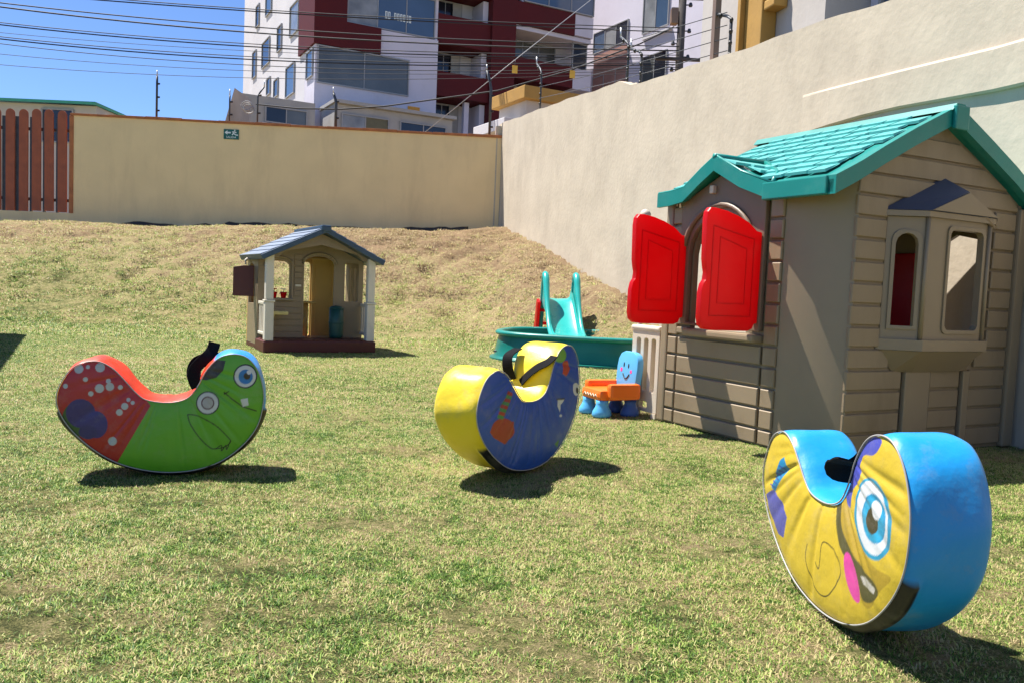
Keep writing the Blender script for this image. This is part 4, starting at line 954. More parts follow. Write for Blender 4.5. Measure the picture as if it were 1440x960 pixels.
# cream gate panel continuing the window wall
gt = thing('gate_panel', 'cream plastic picket panel beside the tan playhouse corner', 'fence panel', (1.424, 3.7224, 0), 0.492)
y0_, y1_ = HL + 0.045, HL + 0.305
q = MB(); q.plate([(y0_, 0.03), (y1_, 0.03), (y1_, 0.50), (y1_ - .02, 0.52), (y0_, 0.52)], [rrect(y0_ + .032 + i * .072, 0.15, y0_ + .072 + i * .072, 0.46, 0.015) for i in range(3)] + [rrect(y0_ + .09, 0.05, y0_ + .17, 0.09, .012)], 0.035, MYZ((0.02, 0, 0)), 0.004); q.build('panel', CREAM, gt)
q = MB(); q.box(-0.025, y0_ - .004, 0.505, 0.03, y1_ + .008, 0.535, 0.012); q.build('top_rail', WHITEP, gt)
q = MB(); q.box(-0.02, y0_ + .002, 0.0, 0.026, y0_ + .04, .029); q.box(-0.02, y1_ - .06, 0.0, 0.026, y1_, .029); q.build('foot', CREAM, gt)
kp = thing('knob_post', 'slim beige post with a rounded knob behind the red shutter', 'post', tuple((ph.matrix_basis.translation)), 0.492)
q = MB(); q.tube([(0.05, 1.47, 0.0), (0.05, 1.47, 1.15)], 0.014, 8); q.build('pole', CREAM, kp); q = MB(); q.lathe([(0, 1.23), (.022, 1.222), (.034, 1.20), (.03, 1.17), (.018, 1.15), (0, 1.148)], 14, Matrix.Translation((.05, 1.47, 0))); q.build('knob', CREAM, kp)

# ================================================================== small playhouse with porch
sh_o = gnd(370, 496); SZ = float(hgt(sh_o[0], sh_o[1]))
ps = thing('porch_playhouse', 'small tan playhouse with blue roof and white porch posts on the lawn', 'playhouse', (sh_o[0], sh_o[1], SZ), 0.50)
PW, PD, PB = 1.12, 0.94, 0.40       # width, depth, where the porch ends
q = MB(); q.box(0, 0, 0.0, PW, PB, 0.115, 0.012); q.box(0.02, PB + .002, 0.0, PW - .02, PD, 0.05, 0.008); q.build('deck', DKRED, ps)
for i in range(9):
    q = MB(); q.box(0.02 + i * (PW - .04) / 9, 0.02, 0.116, 0.02 + (i + 1) * (PW - .04) / 9 - .008, PB - .01, 0.124); q.build('deck_board', DKRED, ps)
for x0 in (0.012, PW - 0.097):
    p_ = link('porch_post', None, ps)
    q = MB(); q.box(x0, 0.015, 0.116, x0 + .085, 0.10, 0.485, 0.01); q.build('lower_shaft', WHITEP, p_)
    q = MB(); q.box(x0 - .008, 0.008, 0.486, x0 + .093, 0.107, 0.508, 0.006); q.build('collar', WHITEP, p_)
    q = MB(); q.box(x0 + .004, 0.02, 0.509, x0 + .08, 0.096, 0.945, 0.01); q.build('upper_shaft', WHITEP, p_)
EZ, AZ = 0.95, 1.185
def pz(x): return EZ + (AZ - EZ) * (1 - abs(x - PW / 2) / (PW / 2))
# house front wall at the back of the porch: window and door openings
q = MB(); q.plate([(0.02, 0.10), (0.50, 0.10), (0.50, 0.13), (0.80, 0.13), (0.80, 0.10), (PW - .02, 0.10), (PW - .02, EZ), (PW / 2, AZ - .02), (0.02, EZ)], [arch(0.12, 0.33, 0.52, 0.90, 0.07), arch(0.475, 0.79, 0.135, 0.955, 0.08), rrect(0.90, 0.50, 1.05, 0.90, .02)], 0.03, MXZ((0, PB + .03, 0))); q.build('front_wall', TAN, ps)
for i in range(6):
    for x0, x1 in ((0.03, 0.455),):
        z = 0.12 + i * 0.062; q = MB(); q.slab([(x0, z), (x1, z), (x1, z + .054), (x0, z + .054)], 0.008, 0.003, MXZ((0, PB + .001, 0))); q.build('plank', TAN, ps)
for i in range(7):
    z = 0.54 + i * 0.062; q = MB(); q.slab([(0.375, z), (0.455, z), (0.455, z + .054), (0.375, z + .054)], 0.008, 0.003, MXZ((0, PB + .001, 0))); q.build('plank', TAN, ps)
q = MB(); q.box(0.345, PB - .018, 0.50, 0.365, PB - .001, 0.90, .004); q.box(0.09, PB - .05, 0.495, 0.365, PB - .001, 0.517, .006); q.build('window_trim', TAN2, ps)
q = MB(); q.tube([(0.225 + .145 * math.cos(t), PB - .006, 0.83 + .10 * math.sin(t)) for t in np.linspace(0, math.pi, 14)], .013, 6); q.tube([(0.632 + .175 * math.cos(t), PB - .006, 0.875 + .11 * math.sin(t)) for t in np.linspace(0, math.pi, 14)], .013, 6); q.build('arch_trim', TAN2, ps)
q = MB(); q.box(0.385, PB - .014, .64, .445, PB - .009, .66, .002); q.build('letter_slot', WHITEP, ps)
# side and rear walls
q = MB(); q.plate([(PB + .002, 0.05), (PD - .031, 0.05), (PD - .031, EZ), (PB + .002, EZ)], [arch(0.60, 0.86, 0.45, 0.86, .06)], 0.03, MYZ((0.05, 0, 0))); q.build('side_wall', TAN, ps)
q = MB(); q.plate([(PB + .002, 0.05), (PD - .031, 0.05), (PD - .031, EZ), (PB + .002, EZ)], [rrect(0.56, 0.45, 0.62, 0.86, .02), rrect(0.72, 0.45, 0.78, 0.86, .02)], 0.03, MYZ((PW - .02, 0, 0))); q.build('side_wall', TAN, ps)
q = MB(); q.plate([(0.02, 0.05), (PW - .02, 0.05), (PW - .02, EZ), (PW / 2, AZ - .02), (0.02, EZ)], [arch(0.14, 0.52, 0.34, 0.90, .08), rrect(0.57, 0.10, 0.675, 0.90, .03), rrect(0.97, 0.30, 1.085, 0.90, .02)], 0.03, MXZ((0, PD, 0))); q.build('rear_wall', mat('yellow interior plastic', (0.60, 0.36, 0.10), 0.5, 0.06, 3), ps)
q = MB(); q.box(0.685, PD - .055, 0.06, 0.955, PD - .033, 0.95, .008); q.build('inner_door', YELP, ps)
for z0_, z1_ in ((0.12, 0.45), (0.50, 0.88)):
    q = MB(); q.plate(rrect(0.72, z0_, 0.92, z1_, .02), [rrect(0.74, z0_ + .02, 0.90, z1_ - .02, .015)], 0.006, MXZ((0, PD - .0555, 0))); q.build('door_panel', YELP, ps)
q = MB(); q.box(0.50, 0.66, 0.46, 0.68, 0.86, 0.485, .008); q.tube([(0.59, .76, .05), (0.59, .76, .459)], .03, 8); q.build('inner_table', YELP, ps)
# roof with ribbed slopes
r2 = link('roof', None, ps)
for sd in (-1, 1):
    xe = PW / 2 + sd * (PW / 2 + 0.055); ze_ = EZ - 0.02; y0_, y1_ = -0.07, PD + .07
    d = Vector((xe - PW / 2, 0, ze_ - (AZ + .045))); L_ = d.length; d.normalize(); nr2 = Vector((-d.z * sd, 0, d.x * sd)); 
    M = Matrix(((d.x, 0, nr2.x, PW / 2), (d.y, 1, nr2.y, 0), (d.z, 0, nr2.z, AZ + .045), (0, 0, 0, 1)))
    q = MB(); q.box(0, y0_, -0.05, L_, y1_, 0.0, .008, M); q.build('roof_slope', BLUEROOF, r2)
    for j in range(6):
        q = MB(); q.add([(j * L_ / 6 + .004, y0_ + .02, .001), ((j + 1) * L_ / 6, y0_ + .02, .001), ((j + 1) * L_ / 6, y1_ - .02, .001), (j * L_ / 6 + .004, y1_ - .02, .001), (j * L_ / 6 + .004, y0_ + .02, .004), ((j + 1) * L_ / 6, y0_ + .02, .011), ((j + 1) * L_ / 6, y1_ - .02, .011), (j * L_ / 6 + .004, y1_ - .02, .004)], [(4, 5, 6, 7), (0, 1, 5, 4), (1, 2, 6, 5), (2, 3, 7, 6), (3, 0, 4, 7)], False, M); q.build('shingle_course', BLUEGLARE, r2)
q = MB(); q.box(PW / 2 - .05, -.085, AZ + .0, PW / 2 + .05, PD + .08, AZ + .062, .015); q.build('ridge_cap', BLUEROOF, r2)
q = MB(); q.plate([(0.05, EZ - .03), (PW - .05, EZ - .03), (PW - .05, EZ + .0), (PW / 2, AZ - .02), (0.05, EZ + .0)], [[(0.14, EZ - .03 + .001), (PW - .14, EZ - .029), (PW - .2, EZ + .03), (PW / 2, EZ + .11), (0.2, EZ + .03)]], .03, MXZ((0, 0.09, 0))); q.build('pediment', TAN, ps)
# railings left and right of the porch
for x0, m_, nm in ((0.02, WHITEP, 'railing'), (PW - .055, CREAM, 'railing')):
    rl_ = link('railing', None, ps)
    q = MB(); q.box(x0, .10, .455, x0 + .035, PB - .02, .485, .006); q.build('top_rail', m_, rl_); q = MB(); q.box(x0, .10, .16, x0 + .035, PB - .02, .19, .006); q.build('bottom_rail', m_, rl_)
    for i in range(4):
        q = MB(); q.box(x0 + .006, .13 + i * .065, .191, x0 + .029, .155 + i * .065, .454, .003); q.build('baluster', m_, rl_)
q = MB(); q.box(0.06, 0.12, 0.36, 0.26, PB - .02, 0.395, .008); q.add([(0.07, .2, .15), (0.15, .2, .36), (0.07, .2, .36), (0.07, .3, .15), (0.15, .3, .36), (0.07, .3, .36)], [(0, 1, 2), (3, 5, 4), (0, 3, 4, 1), (1, 4, 5, 2), (0, 2, 5, 3)]); q.build('porch_counter', mat('pale yellow plastic', (0.60, 0.50, 0.20), .45), ps)
q = MB(); q.plate([(0, 0), (.20, 0), (.20, .29), (.10, .31), (0, .31)], (), .022, MXZ((0, 0, 0)), .005); me = q.mesh('shutter'); me.materials.append(DKRED); o = link('shutter', me, ps); o.location = (0.018, 0.60, 0.52); o.rotation_euler = (0, 0, math.radians(170))
q = MB(); q.tube([(-.01, .62, .86), (-.05, .60, .90), (-.07, .58, .88), (-.07, .58, .84)], .014, 8); q.build('lantern_hook', WHITEP, ps)
# green bin on the porch, flower pots on the sill
PM = Matrix.Translation((sh_o[0], sh_o[1], SZ)) @ Matrix.Rotation(0.50, 4, 'Z')
bn = thing('toy_bin', 'dark green barrel shaped bin standing on the porch of the small playhouse', 'bin', tuple(PM @ Vector((0.80, 0.33, 0.125))), 0.4)
q = MB(); q.lathe([(0, 0), (.062, 0), (.072, .03), (.075, .16), (.072, .30), (0.06, .30), (.06, .28), (0, .28)], 20); q.build('barrel', GREENP, bn)
q = MB(); q.lathe([(.076, .15), (.080, .16), (.076, .17)], 20); q.build('hoop', GREENP, bn); q = MB(); q.lathe([(0, .335), (.04, .33), (.074, .31), (.074, .301), (0, .301)], 20); q.build('lid', GREENP, bn)
for i, x in enumerate((0.17, 0.265)):
    fp = thing('flower_pot', ('red toy flower pot with red bloom on the playhouse window sill', 'red toy flower pot with pale bloom on the playhouse window sill')[i], 'flower pot', tuple(PM @ Vector((x, PB - .028, 0.518))), 0.4)
    q = MB(); q.lathe([(0, 0), (.022, 0), (.032, .05), (.036, .055), (.034, .062), (.028, .058), (0, .056)], 16); q.build('pot', REDP, fp)
    q = MB(); q.tube([(0, 0, .05), (0.004, 0, .085)], .004, 6); q.build('stem', GREENP, fp)
    q = MB()
    for j in range(6): q.lathe([(0, -.005), (.011, -.004), (.013, 0), (.010, .005), (0, .006)], 10, Matrix.Translation((.016 * math.cos(j * 1.047), .016 * math.sin(j * 1.047), .09)))
    q.build('bloom', (REDP, PINKP if False else CREAM)[i], fp)

# ================================================================== tub with slide
c0 = np.array([0.74, 8.62]); TR = -0.22
tub = thing('sand_tub', 'big oval teal plastic tub with flared sides behind the rocking toy', 'tub', (c0[0], c0[1], float(hgt(c0[0], c0[1])) - 0.01), TR)
def superell(a, b, z, n=56, p=3.0):
    return [(a * math.copysign(abs(math.cos(t)) ** (2 / p), math.cos(t)), b * math.copysign(abs(math.sin(t)) ** (2 / p), math.sin(t)), z) for t in [2 * math.pi * i / n for i in range(n)]]
def loft(q, rings, smooth=True):
    n = len(rings[0]); V = [v for r in rings for v in r]; F = []
    for i in range(len(rings) - 1):
        for k_ in range(n): F.append((i * n + k_, i * n + (k_ + 1) % n, (i + 1) * n + (k_ + 1) % n, (i + 1) * n + k_))
    F.append(tuple(range(n - 1, -1, -1))); F.append(tuple((len(rings) - 1) * n + k_ for k_ in range(n)))
    q.add(V, F, smooth)
ta, tb_ = 0.90, 0.80
q = MB(); loft(q, [superell(ta + .01, tb_ + .01, 0.0), superell(ta + .035, tb_ + .035, 0.008), superell(ta + .035, tb_ + .035, 0.028), superell(ta, tb_, 0.04), superell(ta - .01, tb_ - .01, 0.05), superell(ta - .03, tb_ - .03, .16), superell(ta - .05, tb_ - .05, 0.255), superell(ta - .052, tb_ - .052, .26), superell(ta - .06, tb_ - .06, .262), superell(ta - .10, tb_ - .10, .25), superell(ta - .13, tb_ - .13, .06)])
o = q.build('tub_body', TEALDK, tub); smooth_by_angle(o, 0.7)
q = MB(); loft(q, [superell(ta - .045, tb_ - .045, .245), superell(ta - .02, tb_ - .02, .255), superell(ta - .012, tb_ - .012, .275), superell(ta - .03, tb_ - .03, .292), superell(ta - .07, tb_ - .07, .294), superell(ta - .09, tb_ - .09, .27), superell(ta - .08, tb_ - .08, .25)]); 
q.f = [f for f in q.f if len(f) == 4]; q.sm = [True] * len(q.f); o = q.build('rim', TEAL, tub)
q = MB(); loft(q, [superell(ta - .15, tb_ - .15, .062), superell(ta - .16, tb_ - .16, .075)]); q.build('sand', mat('play sand', (.42, .33, .22), .95, .15, 20, .004, 80), tub)
q = MB()
for i in range(2): q.lathe([(0, 0), (.010, 0), (.010, .006), (0, .008)], 10, Matrix.Translation((-ta + .12 + i * .012, -tb_ + .13, .10)) @ Matrix.Rotation(1.57, 4, 'X'))
q.build('drain_plug', DKMETAL, tub)
# slide: chute enters the tub, red steps behind it
sb = aty(796, 466, 9.1); st = aty(788, 416, 10.0)
sld = thing('toddler_slide', 'teal toddler slide with tall side grips and red steps running into the tub', 'slide', (float(sb[0]), 9.05, 0.0), math.atan2(-(st[0] - sb[0]), 0.95) + 0.06)
cw = 0.155
prof = [(-0.32, 0.16), (-0.15, 0.165), (0.0, 0.20), (0.15, 0.275), (0.30, 0.37), (0.45, 0.47), (0.58, 0.555), (0.68, 0.60), (0.80, 0.615)]
def cat(ps, n=5):
    out = []
    for i in range(len(ps) - 1):
        p0 = ps[max(i - 1, 0)]; p1 = ps[i]; p2 = ps[i + 1]; p3 = ps[min(i + 2, len(ps) - 1)]
        for k_ in range(n):
            t = k_ / n; out.append(tuple(.5 * (2 * p1[j] + (p2[j] - p0[j]) * t + (2 * p0[j] - 5 * p1[j] + 4 * p2[j] - p3[j]) * t * t + (3 * p1[j] - p0[j] - 3 * p2[j] + p3[j]) * t ** 3) for j in range(len(p1))))
    out.append(tuple(ps[-1])); return out
pr = cat(prof); V = []; F = []
sec = [(-cw - .0, .09), (-cw + .012, .02), (-cw + .04, 0), (0, -.006), (cw - .04, 0), (cw - .012, .02), (cw, .09), (cw + .02, .06), (cw + .02, -.04), (-cw - .02, -.04), (-cw - .02, .06)]
for y, z in pr:
    for x, dz_ in sec: V.append((x, y, z + dz_))
n = len(sec)
for i in range(len(pr) - 1):
    for k_ in range(n): F.append((i * n + k_, i * n + (k_ + 1) % n, (i + 1) * n + (k_ + 1) % n, (i + 1) * n + k_))
F.append(tuple(range(n - 1, -1, -1))); F.append(tuple((len(pr) - 1) * n + k_ for k_ in range(n)))
q = MB(); q.add(V, F, True); o = q.build('chute', TEALSL, sld); smooth_by_angle(o, 0.8)
for sx in (-1, 1):
    q = MB(); rp = cat([(-0.30, .19), (-.10, .225), (0.10, .32), (0.30, .52), (0.45, .72), (0.53, .84), (0.60, .885), (.67, .87), (0.71, .80), (0.76, .60), (0.84, .30), (0.92, 0.0)], 4)
    q.tube([(sx * (cw + .025), y, z) for y, z in rp], [0.026 + 0.014 * math.exp(-((y - .55) / .18) ** 2) for y, z in rp], 10); q.build('side_grip', TEALSL, sld)
    q = MB(); q.plate([(0.30, .44), (0.44, .64), (.58, .80), (0.68, .78), (.74, .58), (0.62, .52)], (), .02, MYZ((sx * (cw + .025) + .01, 0, 0))); q.build('side_panel', TEALSL, sld)
q = MB()
for sx in (-1, 1): q.plate([(0.66, .56), (0.80, .60), (1.12, 0.0), (0.86, 0.0), (0.76, .28)], (), .035, MYZ((sx * (cw + .075) + .0175 , 0, 0)), .008)
q.build('step_frame', REDP, sld)
for i in range(3):
    z = .13 + i * .16; y = 1.06 - z * .48; q = MB(); q.box(-cw - .056, y - .09, z, cw + .056, y + .05, z + .035, .008); q.build('step', REDP, sld)

# ================================================================== toddler chair
ch = thing('toddler_chair', 'blue and orange plastic toddler chair with a smiling face on its back', 'chair', (0.605, 4.90, 0), 0.0)
# chair faces the left front: local -x is the front
ch.rotation_euler = (0, 0, 0.42); ch.scale = (0.93, 0.93, 0.95)
q = MB(); q.box(-.155, -.12, .098, .11, .12, .165, .024); q.build('seat', ORANGEP, ch)
for sy in (-1, 1):
    q = MB(); q.box(-.10 if sy < 0 else -.12, sy * .125 - .028, .105, .125, sy * .125 + .028, .205, .022); q.build('armrest', ORANGEP, ch)
q = MB(); V = []; F = []
bo = [(-.115, .17), (.115, .17), (.122, .30), (.115, .355), (.09, .39), (.05, .405), (-.05, .405), (-.09, .39), (-.115, .355), (-.122, .30)]
q.plate(bo, (), .05, MYZ((.125, 0, 0)), .014); me = q.mesh('backrest'); me.materials.append(SKYP); o = link('backrest', me, ch); smooth_by_angle(o, 0.6); o.rotation_euler = (0, 0.10, 0); o.location = (-.0, 0, 0.0)
bk = o
def disc(q, cy, cz, a, b, x=.0735, th=.0012, rot=0): q.plate([(cy + a * math.cos(t) * math.cos(rot) - b * math.sin(t) * math.sin(rot), cz + a * math.cos(t) * math.sin(rot) + b * math.sin(t) * math.cos(rot)) for t in np.linspace(0, 6.283, 18)[:-1]], (), th, MYZ((x + .0012, 0, 0)))
q = MB(); disc(q, .035, .318, .007, .015); disc(q, -.02, .314, .007, .015); q.build('eye', BLACK, bk)
q = MB(); disc(q, .060, .285, .013, .013); disc(q, -.055, .280, .011, .011); q.build('cheek', PINKP, bk)
q = MB(); q.tube([(.0728, .035 - .075 * t, .268 - .035 * math.sin(math.pi * (t * .9 + .05))) for t in np.linspace(0, 1, 12)], .004, 6); q.build('mouth', BLACK, bk)
for sx, sy in ((-.115, -.085), (-.115, .085), (.09, -.085), (.09, .085)):
    q = MB(); q.lathe([(0, 0), (.046, 0), (.050, .012), (.046, .035), (.034, .06), (.030, .080), (.032, .10), (0, .10)], 18, Matrix.Translation((sx, sy, 0)), 1.3, 1.1); q.build('leg', SKYP if sx < 0 else DKBLUE, ch)  # rear legs coloured darker for the shade under the seat
q = MB(); pts = [(-.1562, -.085 + .17 * i / 10, .128 + (.008 if i % 2 else -.008)) for i in range(11)]; q.tube(pts, .003, 5); q.build('zigzag_trim', CREAM, ch)

# ================================================================== foam rockers
TR_ = [(690, 430), (790, 410), (850, 350), (905, 255), (975, 185), (1060, 163), (1140, 185), (1200, 260), (1230, 370), (1225, 470), (1190, 580), (1110, 680), (990, 765), (850, 810), (700, 820), (550, 800), (400, 750), (270, 665), (165, 560), (105, 460), (92, 380), (120, 300), (180, 225), (250, 195), (320, 195), (390, 235), (450, 300), (510, 370), (570, 412)]
def tr2l(p): return np.array([(p[0] - 700) / 1135 * .725, (820 - p[1]) / 1135 * .725])
OC = np.array([tr2l(p) for p in TR_])
def crc(o, n=6):
    r = []; N = len(o)
    for i in range(N):
        p0, p1, p2, p3 = o[i - 1], o[i], o[(i + 1) % N], o[(i + 2) % N]
        for k_ in range(n):
            t = k_ / n; r.append(.5 * ((2 * p1) + (-p0 + p2) * t + (2 * p0 - 5 * p1 + 4 * p2 - p3) * t * t + (-p0 + 3 * p1 - 3 * p2 + p3) * t ** 3))
    return np.array(r)
OUT = crc(OC); NO = len(OUT)
HEADR = int(np.argmax(OUT[:, 0])); TAILL = int(np.argmin(OUT[:, 0]))
def resample(P, n):
    d = np.concatenate([[0], np.cumsum(np.linalg.norm(np.diff(P, axis=0), axis=1))]); t = np.linspace(0, d[-1], n)
    return np.stack([np.interp(t, d, P[:, 0]), np.interp(t, d, P[:, 1])], -1)
NU, NV = 380, 180
idx_top = [(TAILL + i) % NO for i in range((HEADR - TAILL) % NO + 1)]
idx_bot = [(HEADR + i) % NO for i in range((TAILL - HEADR) % NO + 1)][::-1]
TOPC, BOTC = resample(OUT[idx_top], NU), resample(OUT[idx_bot], NU)
VV = np.sin(np.linspace(0, math.pi / 2, NV) * 2 - math.pi / 2) * .5 + .5
FG = BOTC[:, None, :] * (1 - VV)[None, :, None] + TOPC[:, None, :] * VV[None, :, None]       # NU x NV x 2 face grid
# distance to the outline, for the pillow-like swell of the face
_d = np.full((NU, NV), 9.0)
for i in range(0, NO):
    a, b = OUT[i], OUT[(i + 1) % NO]; ab = b - a; t = np.clip(((FG - a) @ ab) / (ab @ ab), 0, 1); _d = np.minimum(_d, np.linalg.norm(FG - (a + t[..., None] * ab), axis=-1))
# creases that fan out from the seat
_ang = np.arctan2(FG[..., 1] - 0.40, FG[..., 0] - 0.0); _rad = np.hypot(FG[..., 0], FG[..., 1] - .40)
def creases(seed):
    r = np.random.default_rng(seed); c = np.zeros((NU, NV))
    for i in range(24):
        a0 = r.uniform(-3.0, -0.15); wdt = r.uniform(.018, .05); c += r.uniform(.3, 1.0) * np.exp(-((_ang - a0 + .15 * (_rad - .3)) / wdt) ** 2) * np.exp(-((_rad - r.uniform(.18, .34)) / .12) ** 2)
    return c
def swell(seed): return 0.012 * (1 - np.exp(-_d / 0.035)) - 0.0042 * creases(seed) * np.clip(_d / .02, 0, 1)
def inpoly(P, poly):
    x, y = P[..., 0], P[..., 1]; ins = np.zeros(x.shape, bool); n = len(poly)
    for i in range(n):
        x0, y0 = poly[i]; x1, y1 = poly[(i + 1) % n]
        c = ((y0 > y) != (y1 > y)) & (x < (x1 - x0) * (y - y0) / (y1 - y0 + 1e-12) + x0); ins ^= c
    return ins
def instroke(P, pts, w_):
    m = np.zeros(P.shape[:-1], bool)
    for a, b in zip(pts[:-1], pts[1:]):
        a, b = np.array(a), np.array(b); ab = b - a; t = np.clip(((P - a) @ ab) / (ab @ ab + 1e-12), 0, 1); m |= np.linalg.norm(P - (a + t[..., None] * ab), axis=-1) < w_
    return m
def ellipse(c, a, b, rot=0, n=40):
    return [(c[0] + a * math.cos(t) * math.cos(rot) - b * math.sin(t) * math.sin(rot), c[1] + a * math.cos(t) * math.sin(rot) + b * math.sin(t) * math.cos(rot)) for t in np.linspace(0, 2 * math.pi, n + 1)[:-1]]
PRINT = print_mat('printed vinyl', 0.36, 0.0010); RIMV = print_mat('coloured vinyl', 0.40, 0.0010)
def rocker(pose, label, paint, rimcol, to_local, seed, strap, sxz=(1.0, 1.0), band=None):
    band = band or (IB0, IB1)
    x, y, yaw, rk, T, sc = pose
    t = thing('foam_rocker', label, 'rocking toy', (x, y, 0), yaw, 'crescent shaped foam rockers on the lawn')
    c, s = math.cos(rk), math.sin(rk)
    def xf(P):
        Q = P * np.array([sc * sxz[0], sc * sxz[1]]); return np.stack([Q[..., 0] * c - Q[..., 1] * s, Q[..., 0] * s + Q[..., 1] * c], -1)
    z_off = -xf(OUT)[:, 1].min() + 0.018
    # front face
    G = xf(FG); sw = swell(seed)
    V = np.stack([G[..., 0], -sw, G[..., 1] + z_off], -1).reshape(-1, 3)
    F = [(i * NV + j, (i + 1) * NV + j, (i + 1) * NV + j + 1, i * NV + j + 1) for i in range(NU - 1) for j in range(NV - 1)]
    colr = np.zeros((NU, NV, 3)); colr[:] = paint[0]
    for shp, cc in paint[1:]:
        kind = shp[0]
        if kind == 'poly' and 9 <= len(shp[1]) < 20: shp = ('poly', [tuple(v) for v in crc(np.array(shp[1], float), 5)])
        pts = [to_local(p) for p in (cat([tuple(map(float, p)) for p in shp[1]], 5) if kind == 'stroke' and len(shp[1]) > 4 else shp[1])]; cov = 0
        for ox, oy in ((-.0006, -.0002), (.0002, -.0006), (.0006, .0002), (-.0002, .0006)):
            Pq = FG + np.array([ox, oy]); cov = cov + (inpoly(Pq, pts) if kind == 'poly' else instroke(Pq, pts, shp[2])).astype(float) * .25
        colr = colr * (1 - cov[..., None]) + np.array(cc) * cov[..., None]
    me = bpy.data.meshes.new('printed_face'); me.from_pydata(V.tolist(), [], F)
    at = me.color_attributes.new('print', 'FLOAT_COLOR', 'POINT'); at.data.foreach_set('color', np.concatenate([colr.reshape(-1, 3), np.ones((NU * NV, 1))], 1).reshape(-1).astype(np.float32))
    me.polygons.foreach_set('use_smooth', [True] * len(F)); me.update(); me.materials.append(PRINT); link('printed_face', me, t)
    # rim skin and back
    O2 = xf(OUT); nrm = np.roll(O2, -1, 0) - np.roll(O2, 1, 0); nrm = np.stack([nrm[:, 1], -nrm[:, 0]], -1); nrm /= np.linalg.norm(nrm, axis=1)[:, None]
    cen = O2.mean(0)
    area = 0.5 * np.sum(O2[:, 0] * np.roll(O2[:, 1], -1) - np.roll(O2[:, 0], -1) * O2[:, 1])
    if area < 0: nrm = -nrm
    NA = 25; V = []; cl = []
    wr = np.random.default_rng(seed + 5)
    w1, w2 = wr.uniform(0, 6, 2)
    for j in range(NA):
        f = j / (NA - 1); crown0 = 0.010 * (1 - abs(2 * f - 1) ** 5)
        for i in range(NO):
            crown = crown0 + (0.010 * math.sin(math.pi * min(1, f / .24)) if band[0] <= i <= band[1] and f < .24 else 0)
            wob = 0.0016 * math.sin(i * .55 + w1 + 3 * f) + 0.0012 * math.sin(i * .23 + w2 - 5 * f)
            bot = max(0.0, min(1, (0.05 - O2[i, 1] - z_off) / .05))
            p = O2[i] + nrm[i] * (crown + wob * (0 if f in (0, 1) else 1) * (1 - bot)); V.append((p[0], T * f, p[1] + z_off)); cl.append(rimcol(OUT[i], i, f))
    F = [(j * NO + i, (j + 1) * NO + i, (j + 1) * NO + (i + 1) % NO, j * NO + (i + 1) % NO) for j in range(NA - 1) for i in range(NO)]
    F.append(tuple((NA - 1) * NO + i for i in range(NO)))
    me = bpy.data.meshes.new('rim_skin'); me.from_pydata(V, [], F)
    at = me.color_attributes.new('print', 'FLOAT_COLOR', 'POINT'); at.data.foreach_set('color', np.concatenate([np.array(cl), np.ones((len(cl), 1))], 1).reshape(-1).astype(np.float32))
    me.polygons.foreach_set('use_smooth', [True] * (len(F) - 1) + [False]); me.update()
    bm = bmesh.new(); bm.from_mesh(me); bmesh.ops.recalc_face_normals(bm, faces=bm.faces); bm.to_mesh(me); bm.free()
    me.materials.append(RIMV); link('rim_skin', me, t)
    q = MB(); loop = [(O2[i, 0] + nrm[i, 0] * .002, -.003, O2[i, 1] + nrm[i, 1] * .002 + z_off) for i in range(0, NO)] ; loop.append(loop[0])
    q.tube(loop, 0.0020, 6, False); q.build('piping', PIPING, t)
    # webbing handle: ribbon along a path given in (outline index, across, height above the skin)
    for path, wd in strap:
        pts = []; 
        for (ii, f, h) in path:
            if isinstance(ii, tuple):
                p = xf(tr2l(ii)[None])[0]; pts.append(np.array([p[0], T * f, p[1] + z_off])); continue
            i = int(ii) % NO; p = O2[i] + nrm[i] * (h + .010); pts.append(np.array([p[0], T * f, p[1] + z_off]))
        pts = [np.array(v) for v in cat([tuple(v) for v in pts], 6)]
        V = []; F = []
        for n_, p in enumerate(pts):
            d = pts[min(n_ + 1, len(pts) - 1)] - pts[max(n_ - 1, 0)]; d /= np.linalg.norm(d) + 1e-9
            ref = np.array([0.25, -1, 0.1]) if isinstance(path[0][0], tuple) else np.array([nrm[int(path[0][0]) % NO][0], 0.15, nrm[int(path[0][0]) % NO][1]]); sd = np.cross(d, ref); sd /= np.linalg.norm(sd) + 1e-9; nn_ = np.cross(sd, d)
            for a, b in ((-1, -1), (1, -1), (1, 1), (-1, 1)): V.append(tuple(p + sd * wd * .5 * a + nn_ * .002 * b))
        m = len(pts)
        for i in range(m - 1):
            for j in range(4): F.append((i * 4 + j, i * 4 + (j + 1) % 4, (i + 1) * 4 + (j + 1) % 4, (i + 1) * 4 + j))
        F += [(3, 2, 1, 0), tuple((m - 1) * 4 + j for j in range(4))]
        q = MB(); q.add(V, F); q.build('handle_strap', WEB, t)
    return t
def px_local(pose, sxz=(1, 1)):
    x, y, yaw, rk, T, sc = pose; d = np.array([math.cos(yaw), math.sin(yaw), 0]); n_ = np.array([-math.sin(yaw), math.cos(yaw), 0]); P0 = np.array([x, y, 0])
    Q = OUT * np.array([sc * sxz[0], sc * sxz[1]]); zo = -(Q[:, 0] * math.sin(rk) + Q[:, 1] * math.cos(rk)).min()
    def f(p):
        P = hit(p[0], p[1], P0, n_); a = float((P - P0) @ d); b = float(P[2]) - zo
        c, s = math.cos(rk), math.sin(rk); u, v = a * c + b * s, -a * s + b * c
        return np.array([u / (sc * sxz[0]), v / (sc * sxz[1])])
    return f
def circ(c, r, n=28): return ('poly', ellipse(c, r, r, 0, n))
def near_idx(p): return int(np.argmin(np.linalg.norm(OUT - tr2l(p), axis=1)))
BLK = (0.012, 0.012, 0.013); WHT = (0.62, 0.62, 0.60)
